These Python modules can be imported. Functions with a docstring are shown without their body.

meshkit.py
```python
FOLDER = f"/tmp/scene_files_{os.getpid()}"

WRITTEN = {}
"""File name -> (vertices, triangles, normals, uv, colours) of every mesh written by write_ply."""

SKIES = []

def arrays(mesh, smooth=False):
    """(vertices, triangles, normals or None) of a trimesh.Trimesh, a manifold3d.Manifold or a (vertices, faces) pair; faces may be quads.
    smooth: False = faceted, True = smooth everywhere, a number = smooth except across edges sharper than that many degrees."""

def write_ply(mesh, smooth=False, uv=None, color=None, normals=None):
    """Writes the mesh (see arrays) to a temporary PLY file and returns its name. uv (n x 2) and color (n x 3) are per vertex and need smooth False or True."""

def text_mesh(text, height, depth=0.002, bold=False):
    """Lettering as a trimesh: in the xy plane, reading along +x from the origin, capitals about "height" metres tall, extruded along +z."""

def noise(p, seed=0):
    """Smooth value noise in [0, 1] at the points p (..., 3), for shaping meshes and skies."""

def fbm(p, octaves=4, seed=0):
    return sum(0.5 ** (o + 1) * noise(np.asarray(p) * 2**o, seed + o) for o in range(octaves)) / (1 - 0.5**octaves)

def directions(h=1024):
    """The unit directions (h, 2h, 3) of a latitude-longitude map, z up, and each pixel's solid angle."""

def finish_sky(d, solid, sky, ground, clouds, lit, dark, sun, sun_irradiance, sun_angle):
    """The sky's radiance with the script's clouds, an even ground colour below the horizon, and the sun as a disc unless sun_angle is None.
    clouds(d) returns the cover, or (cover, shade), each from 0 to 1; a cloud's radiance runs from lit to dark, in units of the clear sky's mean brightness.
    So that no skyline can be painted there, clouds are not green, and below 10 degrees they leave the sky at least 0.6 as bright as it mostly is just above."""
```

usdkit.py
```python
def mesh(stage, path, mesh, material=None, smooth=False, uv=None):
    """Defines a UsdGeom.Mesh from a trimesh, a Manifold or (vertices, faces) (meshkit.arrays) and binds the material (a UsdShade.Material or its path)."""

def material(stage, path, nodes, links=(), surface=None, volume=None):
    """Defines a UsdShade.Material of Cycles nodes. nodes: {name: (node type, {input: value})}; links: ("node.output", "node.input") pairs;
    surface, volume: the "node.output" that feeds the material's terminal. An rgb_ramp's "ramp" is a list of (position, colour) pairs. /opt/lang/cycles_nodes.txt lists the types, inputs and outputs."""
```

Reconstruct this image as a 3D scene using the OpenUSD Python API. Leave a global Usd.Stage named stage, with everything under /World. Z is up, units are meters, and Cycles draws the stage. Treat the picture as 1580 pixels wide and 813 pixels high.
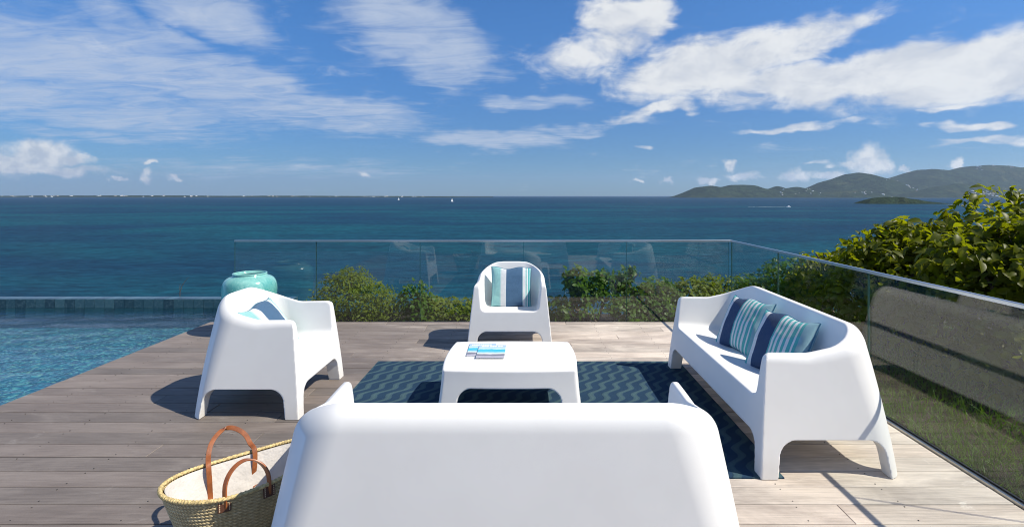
import math, random
import numpy as np, trimesh, usdkit, meshkit
from pxr import Usd, UsdGeom, UsdLux, UsdShade, Gf, Vt, Sdf

stage = Usd.Stage.CreateInMemory()
UsdGeom.SetStageUpAxis(stage, 'Z')
UsdGeom.SetStageMetersPerUnit(stage, 1.0)
UsdGeom.Xform.Define(stage, '/World')
UsdGeom.Scope.Define(stage, '/World/Looks')
rng = np.random.default_rng(7)
random.seed(7)

# ------------------------------------------------------------------ camera
F, PW, PH, CX, CY, H = 770.0, 1580.0, 813.0, 815.0, 302.0, 1.567   # lens in photo pixels, eye height
cam = UsdGeom.Camera.Define(stage, '/World/camera')
cam.AddTranslateOp().Set((0, 0, H))
cam.AddRotateXOp().Set(90)
cam.CreateHorizontalApertureAttr(36.0)
cam.CreateFocalLengthAttr(36.0 * F / PW)
cam.CreateHorizontalApertureOffsetAttr(-(CX - PW / 2) / PW * 36)
cam.CreateVerticalApertureOffsetAttr(-(PH / 2 - CY) / PW * 36)
cam.CreateClippingRangeAttr((0.05, 120000.0))
cam.CreateExposureAttr(0.55)

# ------------------------------------------------------------------ sun and sky
SUN = np.array([0.85, -0.24, 1.0]); SUN /= np.linalg.norm(SUN)
EL, ROT = math.asin(SUN[2]), math.atan2(SUN[0], SUN[1])
SUN_I, SKY_S = 1.08, 0.075
sun = UsdLux.DistantLight.Define(stage, '/World/sun')
zz = SUN; xx = np.cross([0, 0, 1.0], zz); xx /= np.linalg.norm(xx); yy = np.cross(zz, xx)
m = np.eye(4); m[0, :3], m[1, :3], m[2, :3] = xx, yy, zz
sun.AddTransformOp().Set(Gf.Matrix4d(*m.ravel().tolist()))
sun.CreateIntensityAttr(SUN_I); sun.CreateAngleAttr(0.53); sun.CreateNormalizeAttr(True)
sun.CreateColorAttr((1.0, 0.94, 0.83))


class G:                                             # a small node graph builder
    def __init__(s): s.n, s.l, s.k = {}, [], 0
    def add(s, kind, out, **kw):
        s.k += 1; name = f'n{s.k}'; vals = {}
        for a, b in kw.items():
            if isinstance(b, str) and '.' in b: s.l.append((b, f'{name}.{a}'))
            else: vals[a] = b
        s.n[name] = (kind, vals)
        return f'{name}.{out}'
    def math(s, t, a, b=0.5, c=0.0, clamp=False): return s.add('math', 'value', math_type=t, value1=a, value2=b, value3=c, use_clamp=clamp)
    def vec(s, t, a, b=(0, 0, 0)): return s.add('vector_math', 'vector', math_type=t, vector1=a, vector2=b)
    def mapr(s, v, a, b, c=0.0, d=1.0, t='smoothstep'): return s.add('map_range', 'result', range_type=t, value=v, from_min=a, from_max=b, to_min=c, to_max=d, clamp=True)
    def noise(s, v, scale, detail=4, rough=0.55, dist=0.0, out='fac', **kw): return s.add('noise_texture', out, vector=v, scale=scale, detail=detail, roughness=rough, distortion=dist, **kw)
    def mapping(s, v, loc=(0, 0, 0), rot=(0, 0, 0), sc=(1, 1, 1)): return s.add('mapping', 'vector', mapping_type='point', vector=v, location=loc, rotation=rot, scale=sc)
    def mix(s, f, a, b, t='mix'): return s.add('mix_color', 'result', blend_type=t, fac=f, a=a, b=b)
    def ramp(s, f, stops, interp=True): return s.add('rgb_ramp', 'color', fac=f, ramp=stops, interpolate=interp)
    def make(s, name, surface=None, volume=None): return usdkit.material(stage, '/World/Looks/' + name, s.n, s.l, surface, volume)


def px_dir(x, y):                                    # azimuth and elevation of a photo pixel
    u, v = (x - CX) / F, (CY - y) / F
    a = math.atan(u)
    return a, math.atan(v * math.cos(a))


R_ = math.radians


def make_sky():
    g = G()
    sky = g.add('sky_texture', 'color', sky_type='single_scattering', sun_disc=False, sun_elevation=EL, sun_rotation=ROT,
                altitude=20.0, air_density=1.0, aerosol_density=0.15, ozone_density=4.0)
    sky = g.add('hsv', 'color', hue=0.5, saturation=1.20, value=1.0, fac=1.0, color=sky)
    sky = g.mix(1.0, sky, (0.80, 1.0, 1.16), 'multiply')
    d = g.add('texture_coordinate', 'generated')
    sep = g.add('separate_xyz', 'x', vector=d); base = sep.split('.')[0]
    X, Y, Z = base + '.x', base + '.y', base + '.z'
    az = g.math('arctan2', X, Y); el = g.math('arcsine', Z)
    low = g.mix(g.mapr(el, 0.0, R_(22), 0, 1, 'smoothstep'), (0.375, 0.495, 0.655), (0.92, 1.0, 1.06))   # the sea air dims the sky low down
    sky = g.mix(1.0, sky, low, 'multiply')
    ang = g.add('combine_xyz', 'vector', x=az, y=el, z=0.0)
    zc = g.math('add', g.math('maximum', Z, 0.0), 0.07)
    plane = g.add('combine_xyz', 'vector', x=g.math('divide', X, zc), y=g.math('divide', Y, zc), z=0.0)
    # wispy high cloud
    st = g.mapping(plane, rot=(0, 0, math.radians(-12)), sc=(0.55, 1.5, 1))
    n1 = g.noise(st, 1.3, 6, 0.58, 0.35, dimensions='2D')
    n2 = g.noise(g.mapping(plane, loc=(3, 1, 0), rot=(0, 0, math.radians(-10)), sc=(0.8, 1.7, 1)), 3.4, 6, 0.62, 1.0, dimensions='2D')
    n3 = g.noise(g.mapping(ang, rot=(0, 0, 0.1), sc=(1.0, 1.9, 1)), 11.0, 7, 0.60, 0.25, dimensions='2D')
    warp = g.noise(g.mapping(ang, sc=(1, 2.2, 1)), 7.0, 3, 0.6, 0.0, 'color', dimensions='2D')
    wv = g.vec('multiply', g.vec('subtract', warp, (0.5, 0.5, 0.5)), (0.16, 0.06, 0))
    aw = g.vec('add', ang, wv)

    def blob(px, py, rx, ry, rot=0.0, amp=1.0, src=aw, soft=0.25):
        a, e = px_dir(px, py)
        c, s = math.cos(-rot), math.sin(-rot)
        sx, sy = F / rx, F / ry
        # point mapping: scale, then rotate, then translate: rotate first with a mapping of its own
        r = g.mapping(src, loc=(-(c * a - s * e), -(s * a + c * e), 0), rot=(0, 0, -rot))
        q = g.mapping(r, sc=(sx, sy, 0))
        ln = g.add('vector_math', 'value', math_type='length', vector1=q)
        return g.mapr(ln, 1.0, soft, 0.0, amp)

    def union(items):
        o = items[0]
        for i in items[1:]: o = g.math('maximum', o, i)
        return o
    R = math.radians
    thin = union([blob(60, 110, 330, 95, R(-8), .78), blob(330, 130, 300, 62, R(-11), .80), blob(520, 175, 240, 42, R(-5), .72),
                  blob(120, 165, 300, 40, R(0), .72), blob(330, 25, 150, 45, R(-16), .74), blob(640, 45, 190, 80, R(-12), .92),
                  blob(700, 110, 120, 60, R(-5), .72), blob(750, 213, 170, 26, R(-2), .92), blob(880, 200, 110, 14, R(3), .7),
                  blob(90, 205, 170, 12, 0, .6), blob(450, 262, 330, 24, 0, .46), blob(820, 155, 120, 18, R(5), .68), blob(240, 60, 120, 30, R(-20), .6)])
    thick = union([blob(965, 40, 110, 68, R(8), 1.15), blob(1080, 105, 220, 62, R(6), 1.25), blob(1330, 118, 300, 46, R(2), 1.3), blob(1560, 105, 260, 52, R(5), 1.3),
                   blob(1250, 60, 110, 36, R(20), .95), blob(900, 90, 110, 60, R(10), .8), blob(1010, 170, 110, 18, R(12), .85), blob(1900, 60, 320, 60, 0, 1.1),
                   blob(1235, 195, 105, 10, R(6), .9), blob(1490, 201, 52, 9, R(3), .9), blob(1505, 222, 62, 8, R(3), .95), blob(1000, 230, 30, 7, 0, .8), blob(1245, 248, 46, 5, 0, .8), blob(1470, 168, 40, 8, 0, .8)])
    tn = g.math('add', g.math('multiply', n1, 0.45), g.math('add', g.math('multiply', n2, 0.40), g.math('multiply', n3, 0.15)))
    tk = g.math('add', g.math('multiply', n1, 0.3), g.math('multiply', n3, 0.70))
    back = g.mapr(Y, 0.25, -0.2, 0.0, 0.42)            # outside the frame the same broken cloud goes on
    side = g.mapr(el, R(30), R(42), 0.0, 0.42)
    m_thin = g.math('maximum', thin, g.math('maximum', back, side))
    c_thin = g.mapr(g.math('add', g.math('multiply', g.math('subtract', tn, 0.5), 2.2), m_thin), 0.12, 1.15, 0.0, 0.80)
    c_thick = g.mapr(g.math('add', g.math('multiply', g.math('subtract', tk, 0.5), 2.2), thick), 0.18, 1.12, 0.0, 0.95)
    # low cumulus, crisp and puffy
    wp = g.noise(ang, 26.0, 4, 0.62, 0.0, 'color', dimensions='2D')
    ac = g.vec('add', ang, g.vec('multiply', g.vec('subtract', wp, (0.5, 0.5, 0.5)), (0.045, 0.032, 0)))
    cu = [(15, 250, 62, 20), (60, 240, 42, 22), (50, 262, 85, 9), (105, 246, 26, 9), (228, 272, 11, 10), (188, 277, 10, 4), (268, 277, 14, 5), (225, 252, 11, 5), (561, 269, 12, 7), 
          (1340, 248, 26, 26), (1352, 262, 20, 14), (1125, 254, 15, 10), (1142, 272, 30, 9), (1090, 279, 16, 7), (1032, 281, 14, 6), (1232, 270, 26, 11), (1280, 272, 24, 8), (1472, 256, 9, 13), (985, 279, 9, 4), (1325, 255, 30, 8), (1395, 262, 10, 4)]
    cum = union([blob(*c, src=ac, soft=0.35) for c in cu])
    cum = g.math('multiply', cum, 0.86)
    veil = blob(110, 285, 700, 30, 0, 0.34)
    white = g.mix(g.mapr(n3, 0.32, 0.68), (6.0, 6.3, 6.8), (7.9, 8.0, 8.0))
    thinc = (5.0, 5.7, 6.9)
    shade = g.noise(ang, 34.0, 3, 0.6, dimensions='2D')
    cumc = g.mix(g.mapr(shade, 0.35, 0.65), (5.4, 5.8, 6.4), (8.6, 8.5, 8.2))
    col = g.mix(c_thin, sky, thinc)
    col = g.mix(c_thick, col, white)
    col = g.mix(veil, col, (2.6, 3.5, 4.8))
    col = g.mix(cum, col, cumc)
    bg = g.add('background_shader', 'background', color=col, strength=SKY_S)
    return g.make('sky_look', bg)


dome = UsdLux.DomeLight.Define(stage, '/World/sky')
dome.CreateIntensityAttr(1.0)
UsdShade.MaterialBindingAPI.Apply(dome.GetPrim()).Bind(make_sky())
dome.GetPrim().SetCustomDataByKey('kind', 'structure')

# ------------------------------------------------------------------ scene helpers
used = {}


def numbered(parent, name):
    k = (str(parent), name); n = used.get(k, 0); used[k] = n + 1
    return f'{parent}/{name}' + (f'_{n:03d}' if n else '')


def tag(p, label=None, cat=None, group=None, kind=None):
    p = p.GetPrim() if hasattr(p, 'GetPrim') else p
    for k, v in (('label', label), ('category', cat), ('group', group), ('kind', kind)):
        if v: p.SetCustomDataByKey(k, v)
    return p


def path_of(parent): return '/World' if parent is None else str(parent.GetPath())


def thing(name, label=None, cat=None, loc=(0, 0, 0), rz=0.0, group=None, kind=None, parent=None):
    x = UsdGeom.Xform.Define(stage, numbered(path_of(parent), name))
    x.AddTranslateOp().Set(tuple(float(v) for v in loc)); x.AddRotateZOp().Set(math.degrees(rz))
    return tag(x, label, cat, group, kind)


def obj(name, mesh, mat, parent=None, smooth=False, label=None, cat=None, group=None, kind=None, uv=None):
    p = usdkit.mesh(stage, numbered(path_of(parent), name), mesh, mat, smooth, uv)
    return tag(p, label, cat, group, kind)


def copy_of(src, name, label, cat, loc, rz, group=None):
    x = UsdGeom.Xform.Define(stage, numbered('/World', name))
    x.GetPrim().GetReferences().AddInternalReference(src.GetPath())
    x.ClearXformOpOrder()
    x.AddTranslateOp().Set(tuple(float(v) for v in loc)); x.AddRotateZOp().Set(math.degrees(rz))
    x.GetPrim().SetInstanceable(True)
    return tag(x, label, cat, group)


def box(x0, x1, y0, y1, z0, z1):
    b = trimesh.creation.box((x1 - x0, y1 - y0, z1 - z0)); b.apply_translation(((x0 + x1) / 2, (y0 + y1) / 2, (z0 + z1) / 2))
    return b


def cbox(x0, x1, y0, y1, z0, z1, c=0.003):            # top edges chamfered
    v = [(x0, y0, z0), (x1, y0, z0), (x1, y1, z0), (x0, y1, z0), (x0, y0, z1 - c), (x1, y0, z1 - c), (x1, y1, z1 - c), (x0, y1, z1 - c),
         (x0 + c, y0 + c, z1), (x1 - c, y0 + c, z1), (x1 - c, y1 - c, z1), (x0 + c, y1 - c, z1)]
    q = [(0, 3, 2, 1), (8, 9, 10, 11)]
    for a in (0, 4):
        for i in range(4): j = (i + 1) % 4; q.append((a + i, a + j, a + 4 + j, a + 4 + i))
    return np.array(v), np.array(q)


def cat_(ms): return trimesh.util.concatenate([m if isinstance(m, trimesh.Trimesh) else trimesh.Trimesh(*meshkit.arrays(m)[:2], process=False) for m in ms])


def tube(pts, radii, n=8, flat=1.0, up=(0, 0, 1)):
    pts = np.asarray(pts, float); radii = np.broadcast_to(np.asarray(radii, float), len(pts))
    t = np.gradient(pts, axis=0); t /= np.linalg.norm(t, axis=1, keepdims=True) + 1e-12
    a = np.cross(t, up); bad = np.linalg.norm(a, axis=1) < 1e-3
    a[bad] = np.cross(t[bad], (1, 0.2, 0)); a /= np.linalg.norm(a, axis=1, keepdims=True)
    b = np.cross(a, t)
    th = np.linspace(0, 2 * math.pi, n, endpoint=False)
    v = (pts[:, None] + radii[:, None, None] * (np.cos(th)[None, :, None] * a[:, None] + flat * np.sin(th)[None, :, None] * b[:, None])).reshape(-1, 3)
    f = []
    for i in range(len(pts) - 1):
        for j in range(n):
            k = (j + 1) % n
            f += [(i * n + j, i * n + k, (i + 1) * n + k), (i * n + j, (i + 1) * n + k, (i + 1) * n + j)]
    L = len(v); v = np.vstack([v, pts[0], pts[-1]]); o = (len(pts) - 1) * n
    for j in range(n):
        k = (j + 1) % n
        f += [(L, k, j), (L + 1, o + j, o + k)]
    return trimesh.Trimesh(v, np.array(f), process=False)


def revolve(profile, n=48):
    th = np.linspace(0, 2 * math.pi, n, endpoint=False); p = np.asarray(profile, float)
    v = np.stack([p[:, None, 0] * np.cos(th), p[:, None, 0] * np.sin(th), np.repeat(p[:, 1:2], n, 1)], -1).reshape(-1, 3)
    q = [(i * n + j, i * n + (j + 1) % n, (i + 1) * n + (j + 1) % n, (i + 1) * n + j) for i in range(len(p) - 1) for j in range(n)]
    return v, np.array(q)


def grid_mesh(P):                                      # (a, b, 3) points -> quads
    a, b = P.shape[:2]
    i = np.arange(a * b).reshape(a, b)
    q = np.stack([i[:-1, :-1], i[1:, :-1], i[1:, 1:], i[:-1, 1:]], -1).reshape(-1, 4)
    return P.reshape(-1, 3), q


def surface_net(fn, lo, hi, h):
    """A smooth closed mesh of fn(p) = 0 (negative inside), by naive surface nets."""
    ax = [np.arange(l, u + h, h) for l, u in zip(lo, hi)]
    P = np.stack(np.meshgrid(*ax, indexing='ij'), -1)
    D = fn(P); nx, ny, nz = D.shape
    S = D < 0
    cs = sum(S[i:nx - 1 + i, j:ny - 1 + j, k:nz - 1 + k].astype(int) for i in (0, 1) for j in (0, 1) for k in (0, 1))
    act = (cs > 0) & (cs < 8)
    idx = np.full(act.shape, -1); idx[act] = np.arange(act.sum())
    c = np.argwhere(act)
    acc, cnt = np.zeros((len(c), 3)), np.zeros(len(c))
    corners = [(i, j, k) for i in (0, 1) for j in (0, 1) for k in (0, 1)]
    for p in corners:
        for axn in range(3):
            if p[axn]: continue
            q = list(p); q[axn] = 1
            a = D[c[:, 0] + p[0], c[:, 1] + p[1], c[:, 2] + p[2]]; b = D[c[:, 0] + q[0], c[:, 1] + q[1], c[:, 2] + q[2]]
            x = (a < 0) != (b < 0); t = np.where(x, a / np.where(x, a - b, 1), 0)
            pos = np.repeat(np.array(p, float)[None], len(c), 0); pos[:, axn] = t
            acc[x] += pos[x]; cnt[x] += 1
    v = np.array(lo) + h * (c + acc / cnt[:, None])
    for _ in range(3):                                 # settle on the surface
        e = 1e-3
        gr = np.stack([fn(v + np.eye(3)[k] * e) - fn(v - np.eye(3)[k] * e) for k in range(3)], -1) / (2 * e)
        v = v - np.clip(fn(v)[:, None] * gr / ((gr ** 2).sum(1, keepdims=True) + 1e-9), -h, h) * 0.8
    F_ = []
    for axn in range(3):
        o = [k for k in range(3) if k != axn]
        sl = lambda d: tuple(slice(d if k == axn else 0, (None if (k != axn or d) else -1)) for k in range(3))
        s0 = S[sl(0)]; s1 = S[sl(1)]
        e = np.argwhere(s0 != s1)
        ok = (e[:, o[0]] > 0) & (e[:, o[1]] > 0) & (e[:, o[0]] < D.shape[o[0]] - 1) & (e[:, o[1]] < D.shape[o[1]] - 1)
        e = e[ok]; flip = s0[tuple(e.T)]
        q = []
        for da, db in ((1, 1), (0, 1), (0, 0), (1, 0)):
            w = e.copy(); w[:, o[0]] -= da; w[:, o[1]] -= db
            q.append(idx[tuple(w.T)])
        q = np.stack(q, 1)
        if axn == 1: flip = ~flip
        q[~flip] = q[~flip][:, ::-1]
        F_.append(q)
    return v, np.vstack(F_)


def smin(a, b, k):
    h = np.clip(0.5 + 0.5 * (b - a) / k, 0, 1); return b + (a - b) * h - k * h * (1 - h)


def smax(a, b, k): return -smin(-a, -b, k)
def sstep(x, a, b): t = np.clip((x - a) / (b - a), 0, 1); return t * t * (3 - 2 * t)


# ------------------------------------------------------------------ materials
def simple(name, color, rough=0.5, spec=0.5, bump=None, var=None, **kw):
    g = G(); pos = g.add('texture_coordinate', 'object')
    col = color
    if var:
        n = g.noise(pos, var[0], 5, 0.6)
        col = g.mix(g.mapr(n, 0.3, 0.7), tuple(c * (1 - var[1]) for c in color), tuple(min(1, c * (1 + var[1])) for c in color))
    args = dict(base_color=col, roughness=rough, specular_ior_level=spec, **kw)
    if bump: args['normal'] = g.add('bump', 'normal', height=g.noise(pos, bump[0], 3, 0.6), strength=bump[1], distance=bump[2])
    return g.make(name, g.add('principled_bsdf', 'BSDF', **args))


def m_white():
    g = G(); pos = g.add('texture_coordinate', 'object')
    n = g.noise(pos, 900.0, 2, 0.5); n2 = g.noise(pos, 3.0, 4, 0.6)
    col = g.mix(g.mapr(n2, 0.3, 0.7), (0.715, 0.70, 0.672), (0.745, 0.732, 0.703))
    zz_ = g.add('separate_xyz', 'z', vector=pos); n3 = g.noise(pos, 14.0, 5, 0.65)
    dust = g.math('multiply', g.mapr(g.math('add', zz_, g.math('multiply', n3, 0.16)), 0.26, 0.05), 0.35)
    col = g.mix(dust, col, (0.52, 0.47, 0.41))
    col = g.mix(g.mapr(n3, 0.60, 0.78, 0, 0.16), col, (0.60, 0.58, 0.54))
    return g.make('white_plastic', g.add('principled_bsdf', 'BSDF', base_color=col, roughness=0.48, specular_ior_level=0.35,
                  normal=g.add('bump', 'normal', height=n, strength=0.12, distance=0.001)))


def m_plank(i, tint):
    g = G(); pos = g.add('geometry', 'position')
    rnd = g.add('object_info', 'random')
    off = g.add('combine_xyz', 'vector', x=g.math('multiply', rnd, 37.0), y=g.math('multiply', rnd, 11.0), z=0.0)
    p = g.vec('add', pos, off)
    grain = g.noise(g.mapping(p, sc=(1.2, 34, 1)), 3.0, 6, 0.65, 0.5)
    fine = g.noise(g.mapping(p, sc=(5, 160, 1)), 2.0, 4, 0.7)
    patch = g.noise(g.mapping(p, sc=(1.0, 2.6, 1)), 1.6, 5, 0.62, 0.6)
    wear = g.noise(g.mapping(pos, sc=(1.1, 3.2, 1)), 2.3, 6, 0.7, 1.0)
    c = g.mix(g.mapr(grain, 0.32, 0.68), tuple(x * 0.80 for x in tint), tuple(x * 1.13 for x in tint))
    c = g.mix(g.math('multiply', g.mapr(patch, 0.35, 0.75), 0.4), c, (0.29, 0.245, 0.208))
    c = g.mix(g.math('multiply', g.mapr(wear, 0.58, 0.78), 0.4), c, (0.42, 0.385, 0.35))
    c = g.mix(g.math('multiply', g.mapr(fine, 0.60, 0.72), 0.35), c, (0.10, 0.085, 0.07))
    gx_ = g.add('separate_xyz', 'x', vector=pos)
    side_light = g.math('add', gx_, g.math('add', g.math('multiply', g.math('subtract', patch, 0.5), 3.0), g.math('multiply', g.math('subtract', rnd, 0.5), 0.9)))
    c = g.mix(g.mapr(side_light, -1.9, 2.6, 0.0, 1.0), c, g.mix(1.0, c, (3.35, 3.42, 3.25), 'multiply'))          # stronger light towards the glass side painted into the board colour
    c = g.add('hsv', 'color', hue=0.5, saturation=0.88, value=g.mapr(rnd, 0.0, 1.0, 0.92, 1.07, 'linear'), fac=1.0, color=c)
    h = g.math('add', g.math('multiply', grain, 0.6), g.math('multiply', fine, 0.6))
    return g.make(f'weathered_wood_{i}', g.add('principled_bsdf', 'BSDF', base_color=c, roughness=0.62, specular_ior_level=0.35,
                  normal=g.add('bump', 'normal', height=h, strength=0.35, distance=0.002)))


def m_leaf(name, ramp, rough=0.38, trans=0.35, spec=0.5):
    g = G(); r = g.add('geometry', 'random_per_island'); pos = g.add('geometry', 'position')
    n = g.noise(pos, 1.6, 3, 0.6)
    f = g.math('add', g.math('multiply', r, 0.7), g.math('multiply', n, 0.3))
    c = g.ramp(f, ramp)
    p = g.add('principled_bsdf', 'BSDF', base_color=c, roughness=rough, specular_ior_level=spec)
    t = g.add('translucent_bsdf', 'BSDF', color=g.mix(1.0, c, (2.0, 1.95, 0.55), 'multiply'))
    return g.make(name, g.add('mix_closure', 'closure', fac=trans, closure1=p, closure2=t))


def schlick(g, f0, nrm):                                # reflectance of a clear surface, the same from both sides
    c = g.math('absolute', g.add('vector_math', 'value', math_type='dot_product', vector1=nrm, vector2=g.add('geometry', 'incoming')))
    return g.math('multiply_add', g.math('power', g.math('subtract', 1.0, c), 5.0), 1 - f0, f0, True)


def m_glass(name, tint, gloss=1.0):
    g = G()
    fr = schlick(g, 0.034, g.add('geometry', 'normal'))
    t = g.add('transparent_bsdf', 'BSDF', color=tint)
    s = g.add('glossy_bsdf', 'BSDF', color=(1, 1, 1), roughness=0.0)
    return g.make(name, g.add('mix_closure', 'closure', fac=fr, closure1=t, closure2=s))


def m_sea():
    g = G(); pos = g.add('geometry', 'position')
    big = g.noise(g.mapping(pos, sc=(0.0016, 0.0042, 0)), 1.0, 5, 0.55, 0.6)
    mid = g.noise(g.mapping(pos, sc=(0.02, 0.05, 0)), 1.0, 6, 0.6, 0.3)
    sepn = g.add('separate_xyz', 'x', vector=pos).split('.')[0]
    dist = sepn + '.y'
    near = g.mapr(dist, 700.0, 2600.0, 1.0, 0.0)
    shoal = g.math('multiply', g.mapr(big, 0.38, 0.62), near)
    c = g.mix(shoal, (0.006, 0.046, 0.092), (0.006, 0.085, 0.115))
    c = g.mix(g.math('multiply', g.mapr(mid, 0.4, 0.7), 0.5), c, (0.004, 0.025, 0.06))
    fine = g.noise(g.mapping(pos, sc=(0.11, 0.30, 0)), 1.0, 6, 0.68, 0.4)
    c = g.mix(g.mapr(fine, 0.36, 0.64, 0.0, 0.8), c, g.mix(1.0, c, (0.35, 0.45, 0.52), 'multiply'))
    w1 = g.noise(g.mapping(pos, rot=(0, 0, 0.35), sc=(0.10, 0.24, 0)), 1.0, 9, 0.66, 0.5)
    w2 = g.noise(g.mapping(pos, rot=(0, 0, -0.3), sc=(0.9, 1.6, 0)), 1.0, 6, 0.65, 0.3)
    h = g.math('add', g.math('multiply', w1, 3.0), g.math('multiply', w2, 0.5))
    nrm = g.add('bump', 'normal', height=h, strength=1.0, distance=0.55)
    deep = g.add('principled_bsdf', 'BSDF', base_color=c, roughness=1.0, specular_ior_level=0.0, normal=nrm)
    shine = g.add('glossy_bsdf', 'BSDF', color=(1, 1, 1), roughness=0.16, normal=nrm)
    f = g.math('minimum', schlick(g, 0.02, nrm), 0.10)      # the slopes of a choppy sea never reach full grazing reflection
    return g.make('sea_water', g.add('mix_closure', 'closure', fac=f, closure1=deep, closure2=shine))


def m_poolwater():
    g = G(); pos = g.add('geometry', 'position')
    h = g.math('add', g.noise(g.mapping(pos, sc=(2.2, 4.0, 0)), 1.0, 5, 0.6, 0.6), g.math('multiply', g.noise(pos, 14.0, 3, 0.6, 0.4), 0.18))
    nrm = g.add('bump', 'normal', height=h, strength=0.6, distance=0.06)
    fr = schlick(g, 0.02, nrm)
    t = g.add('transparent_bsdf', 'BSDF', color=(0.60, 0.90, 0.91))
    s = g.add('glossy_bsdf', 'BSDF', color=(1, 1, 1), roughness=0.03, normal=nrm)
    return g.make('pool_water', g.add('mix_closure', 'closure', fac=fr, closure1=t, closure2=s))


def m_mosaic():
    g = G(); pos = g.add('geometry', 'position')
    wob = g.vec('multiply', g.vec('subtract', g.noise(g.mapping(pos, sc=(3, 5, 1)), 1.0, 3, 0.6, 0.0, 'color'), (0.5, 0.5, 0.5)), (0.22, 0.22, 0))
    p = g.vec('add', pos, wob)
    cell = g.add('voronoi_texture', 'color', dimensions='3D', metric='chebychev', feature='f1', vector=p, scale=36.0, randomness=0.25)
    r = g.add('separate_color', 'r', color_type='rgb', color=cell)
    c = g.ramp(r, [(0, (0.012, 0.05, 0.085)), (.35, (0.022, 0.085, 0.125)), (.6, (0.035, 0.13, 0.165)), (.82, (0.06, 0.21, 0.235)), (.94, (0.20, 0.36, 0.33)), (1, (0.34, 0.40, 0.24))])
    return g.make('pool_mosaic', g.add('principled_bsdf', 'BSDF', base_color=c, roughness=0.3))


def m_tile():
    g = G(); rnd = g.add('object_info', 'random'); pos = g.add('geometry', 'position')
    c = g.ramp(rnd, [(0, (0.012, 0.035, 0.055)), (.5, (0.02, 0.06, 0.085)), (1, (0.04, 0.095, 0.12))])
    n = g.noise(pos, 30.0, 4, 0.6)
    c = g.mix(g.math('multiply', g.mapr(n, 0.45, 0.7), 0.5), c, (0.07, 0.12, 0.14))
    return g.make('dark_tile', g.add('principled_bsdf', 'BSDF', base_color=c, roughness=0.25))


def m_stripes(name, stops):
    g = G(); o = g.add('texture_coordinate', 'object')
    x = g.add('separate_xyz', 'x', vector=o)
    f = g.mapr(x, -0.215, 0.215, 0.0, 1.0, 'linear')
    c = g.ramp(f, stops, False)
    w = g.add('wave_texture', 'fac', wave_type='bands', bands_direction='x', vector=o, scale=180.0); w2 = g.add('wave_texture', 'fac', wave_type='bands', bands_direction='y', vector=o, scale=180.0)
    c = g.mix(0.25, c, g.mix(g.noise(o, 60.0, 3), (0.25, 0.25, 0.25), (1, 1, 1)), 'multiply')
    h = g.math('add', g.math('multiply', g.math('add', w, w2), 0.12), g.noise(o, 9.0, 4, 0.6))
    return g.make(name, g.add('principled_bsdf', 'BSDF', base_color=c, roughness=0.85, specular_ior_level=0.2, sheen_weight=0.1,
                  normal=g.add('bump', 'normal', height=h, strength=0.6, distance=0.02)))


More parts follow.
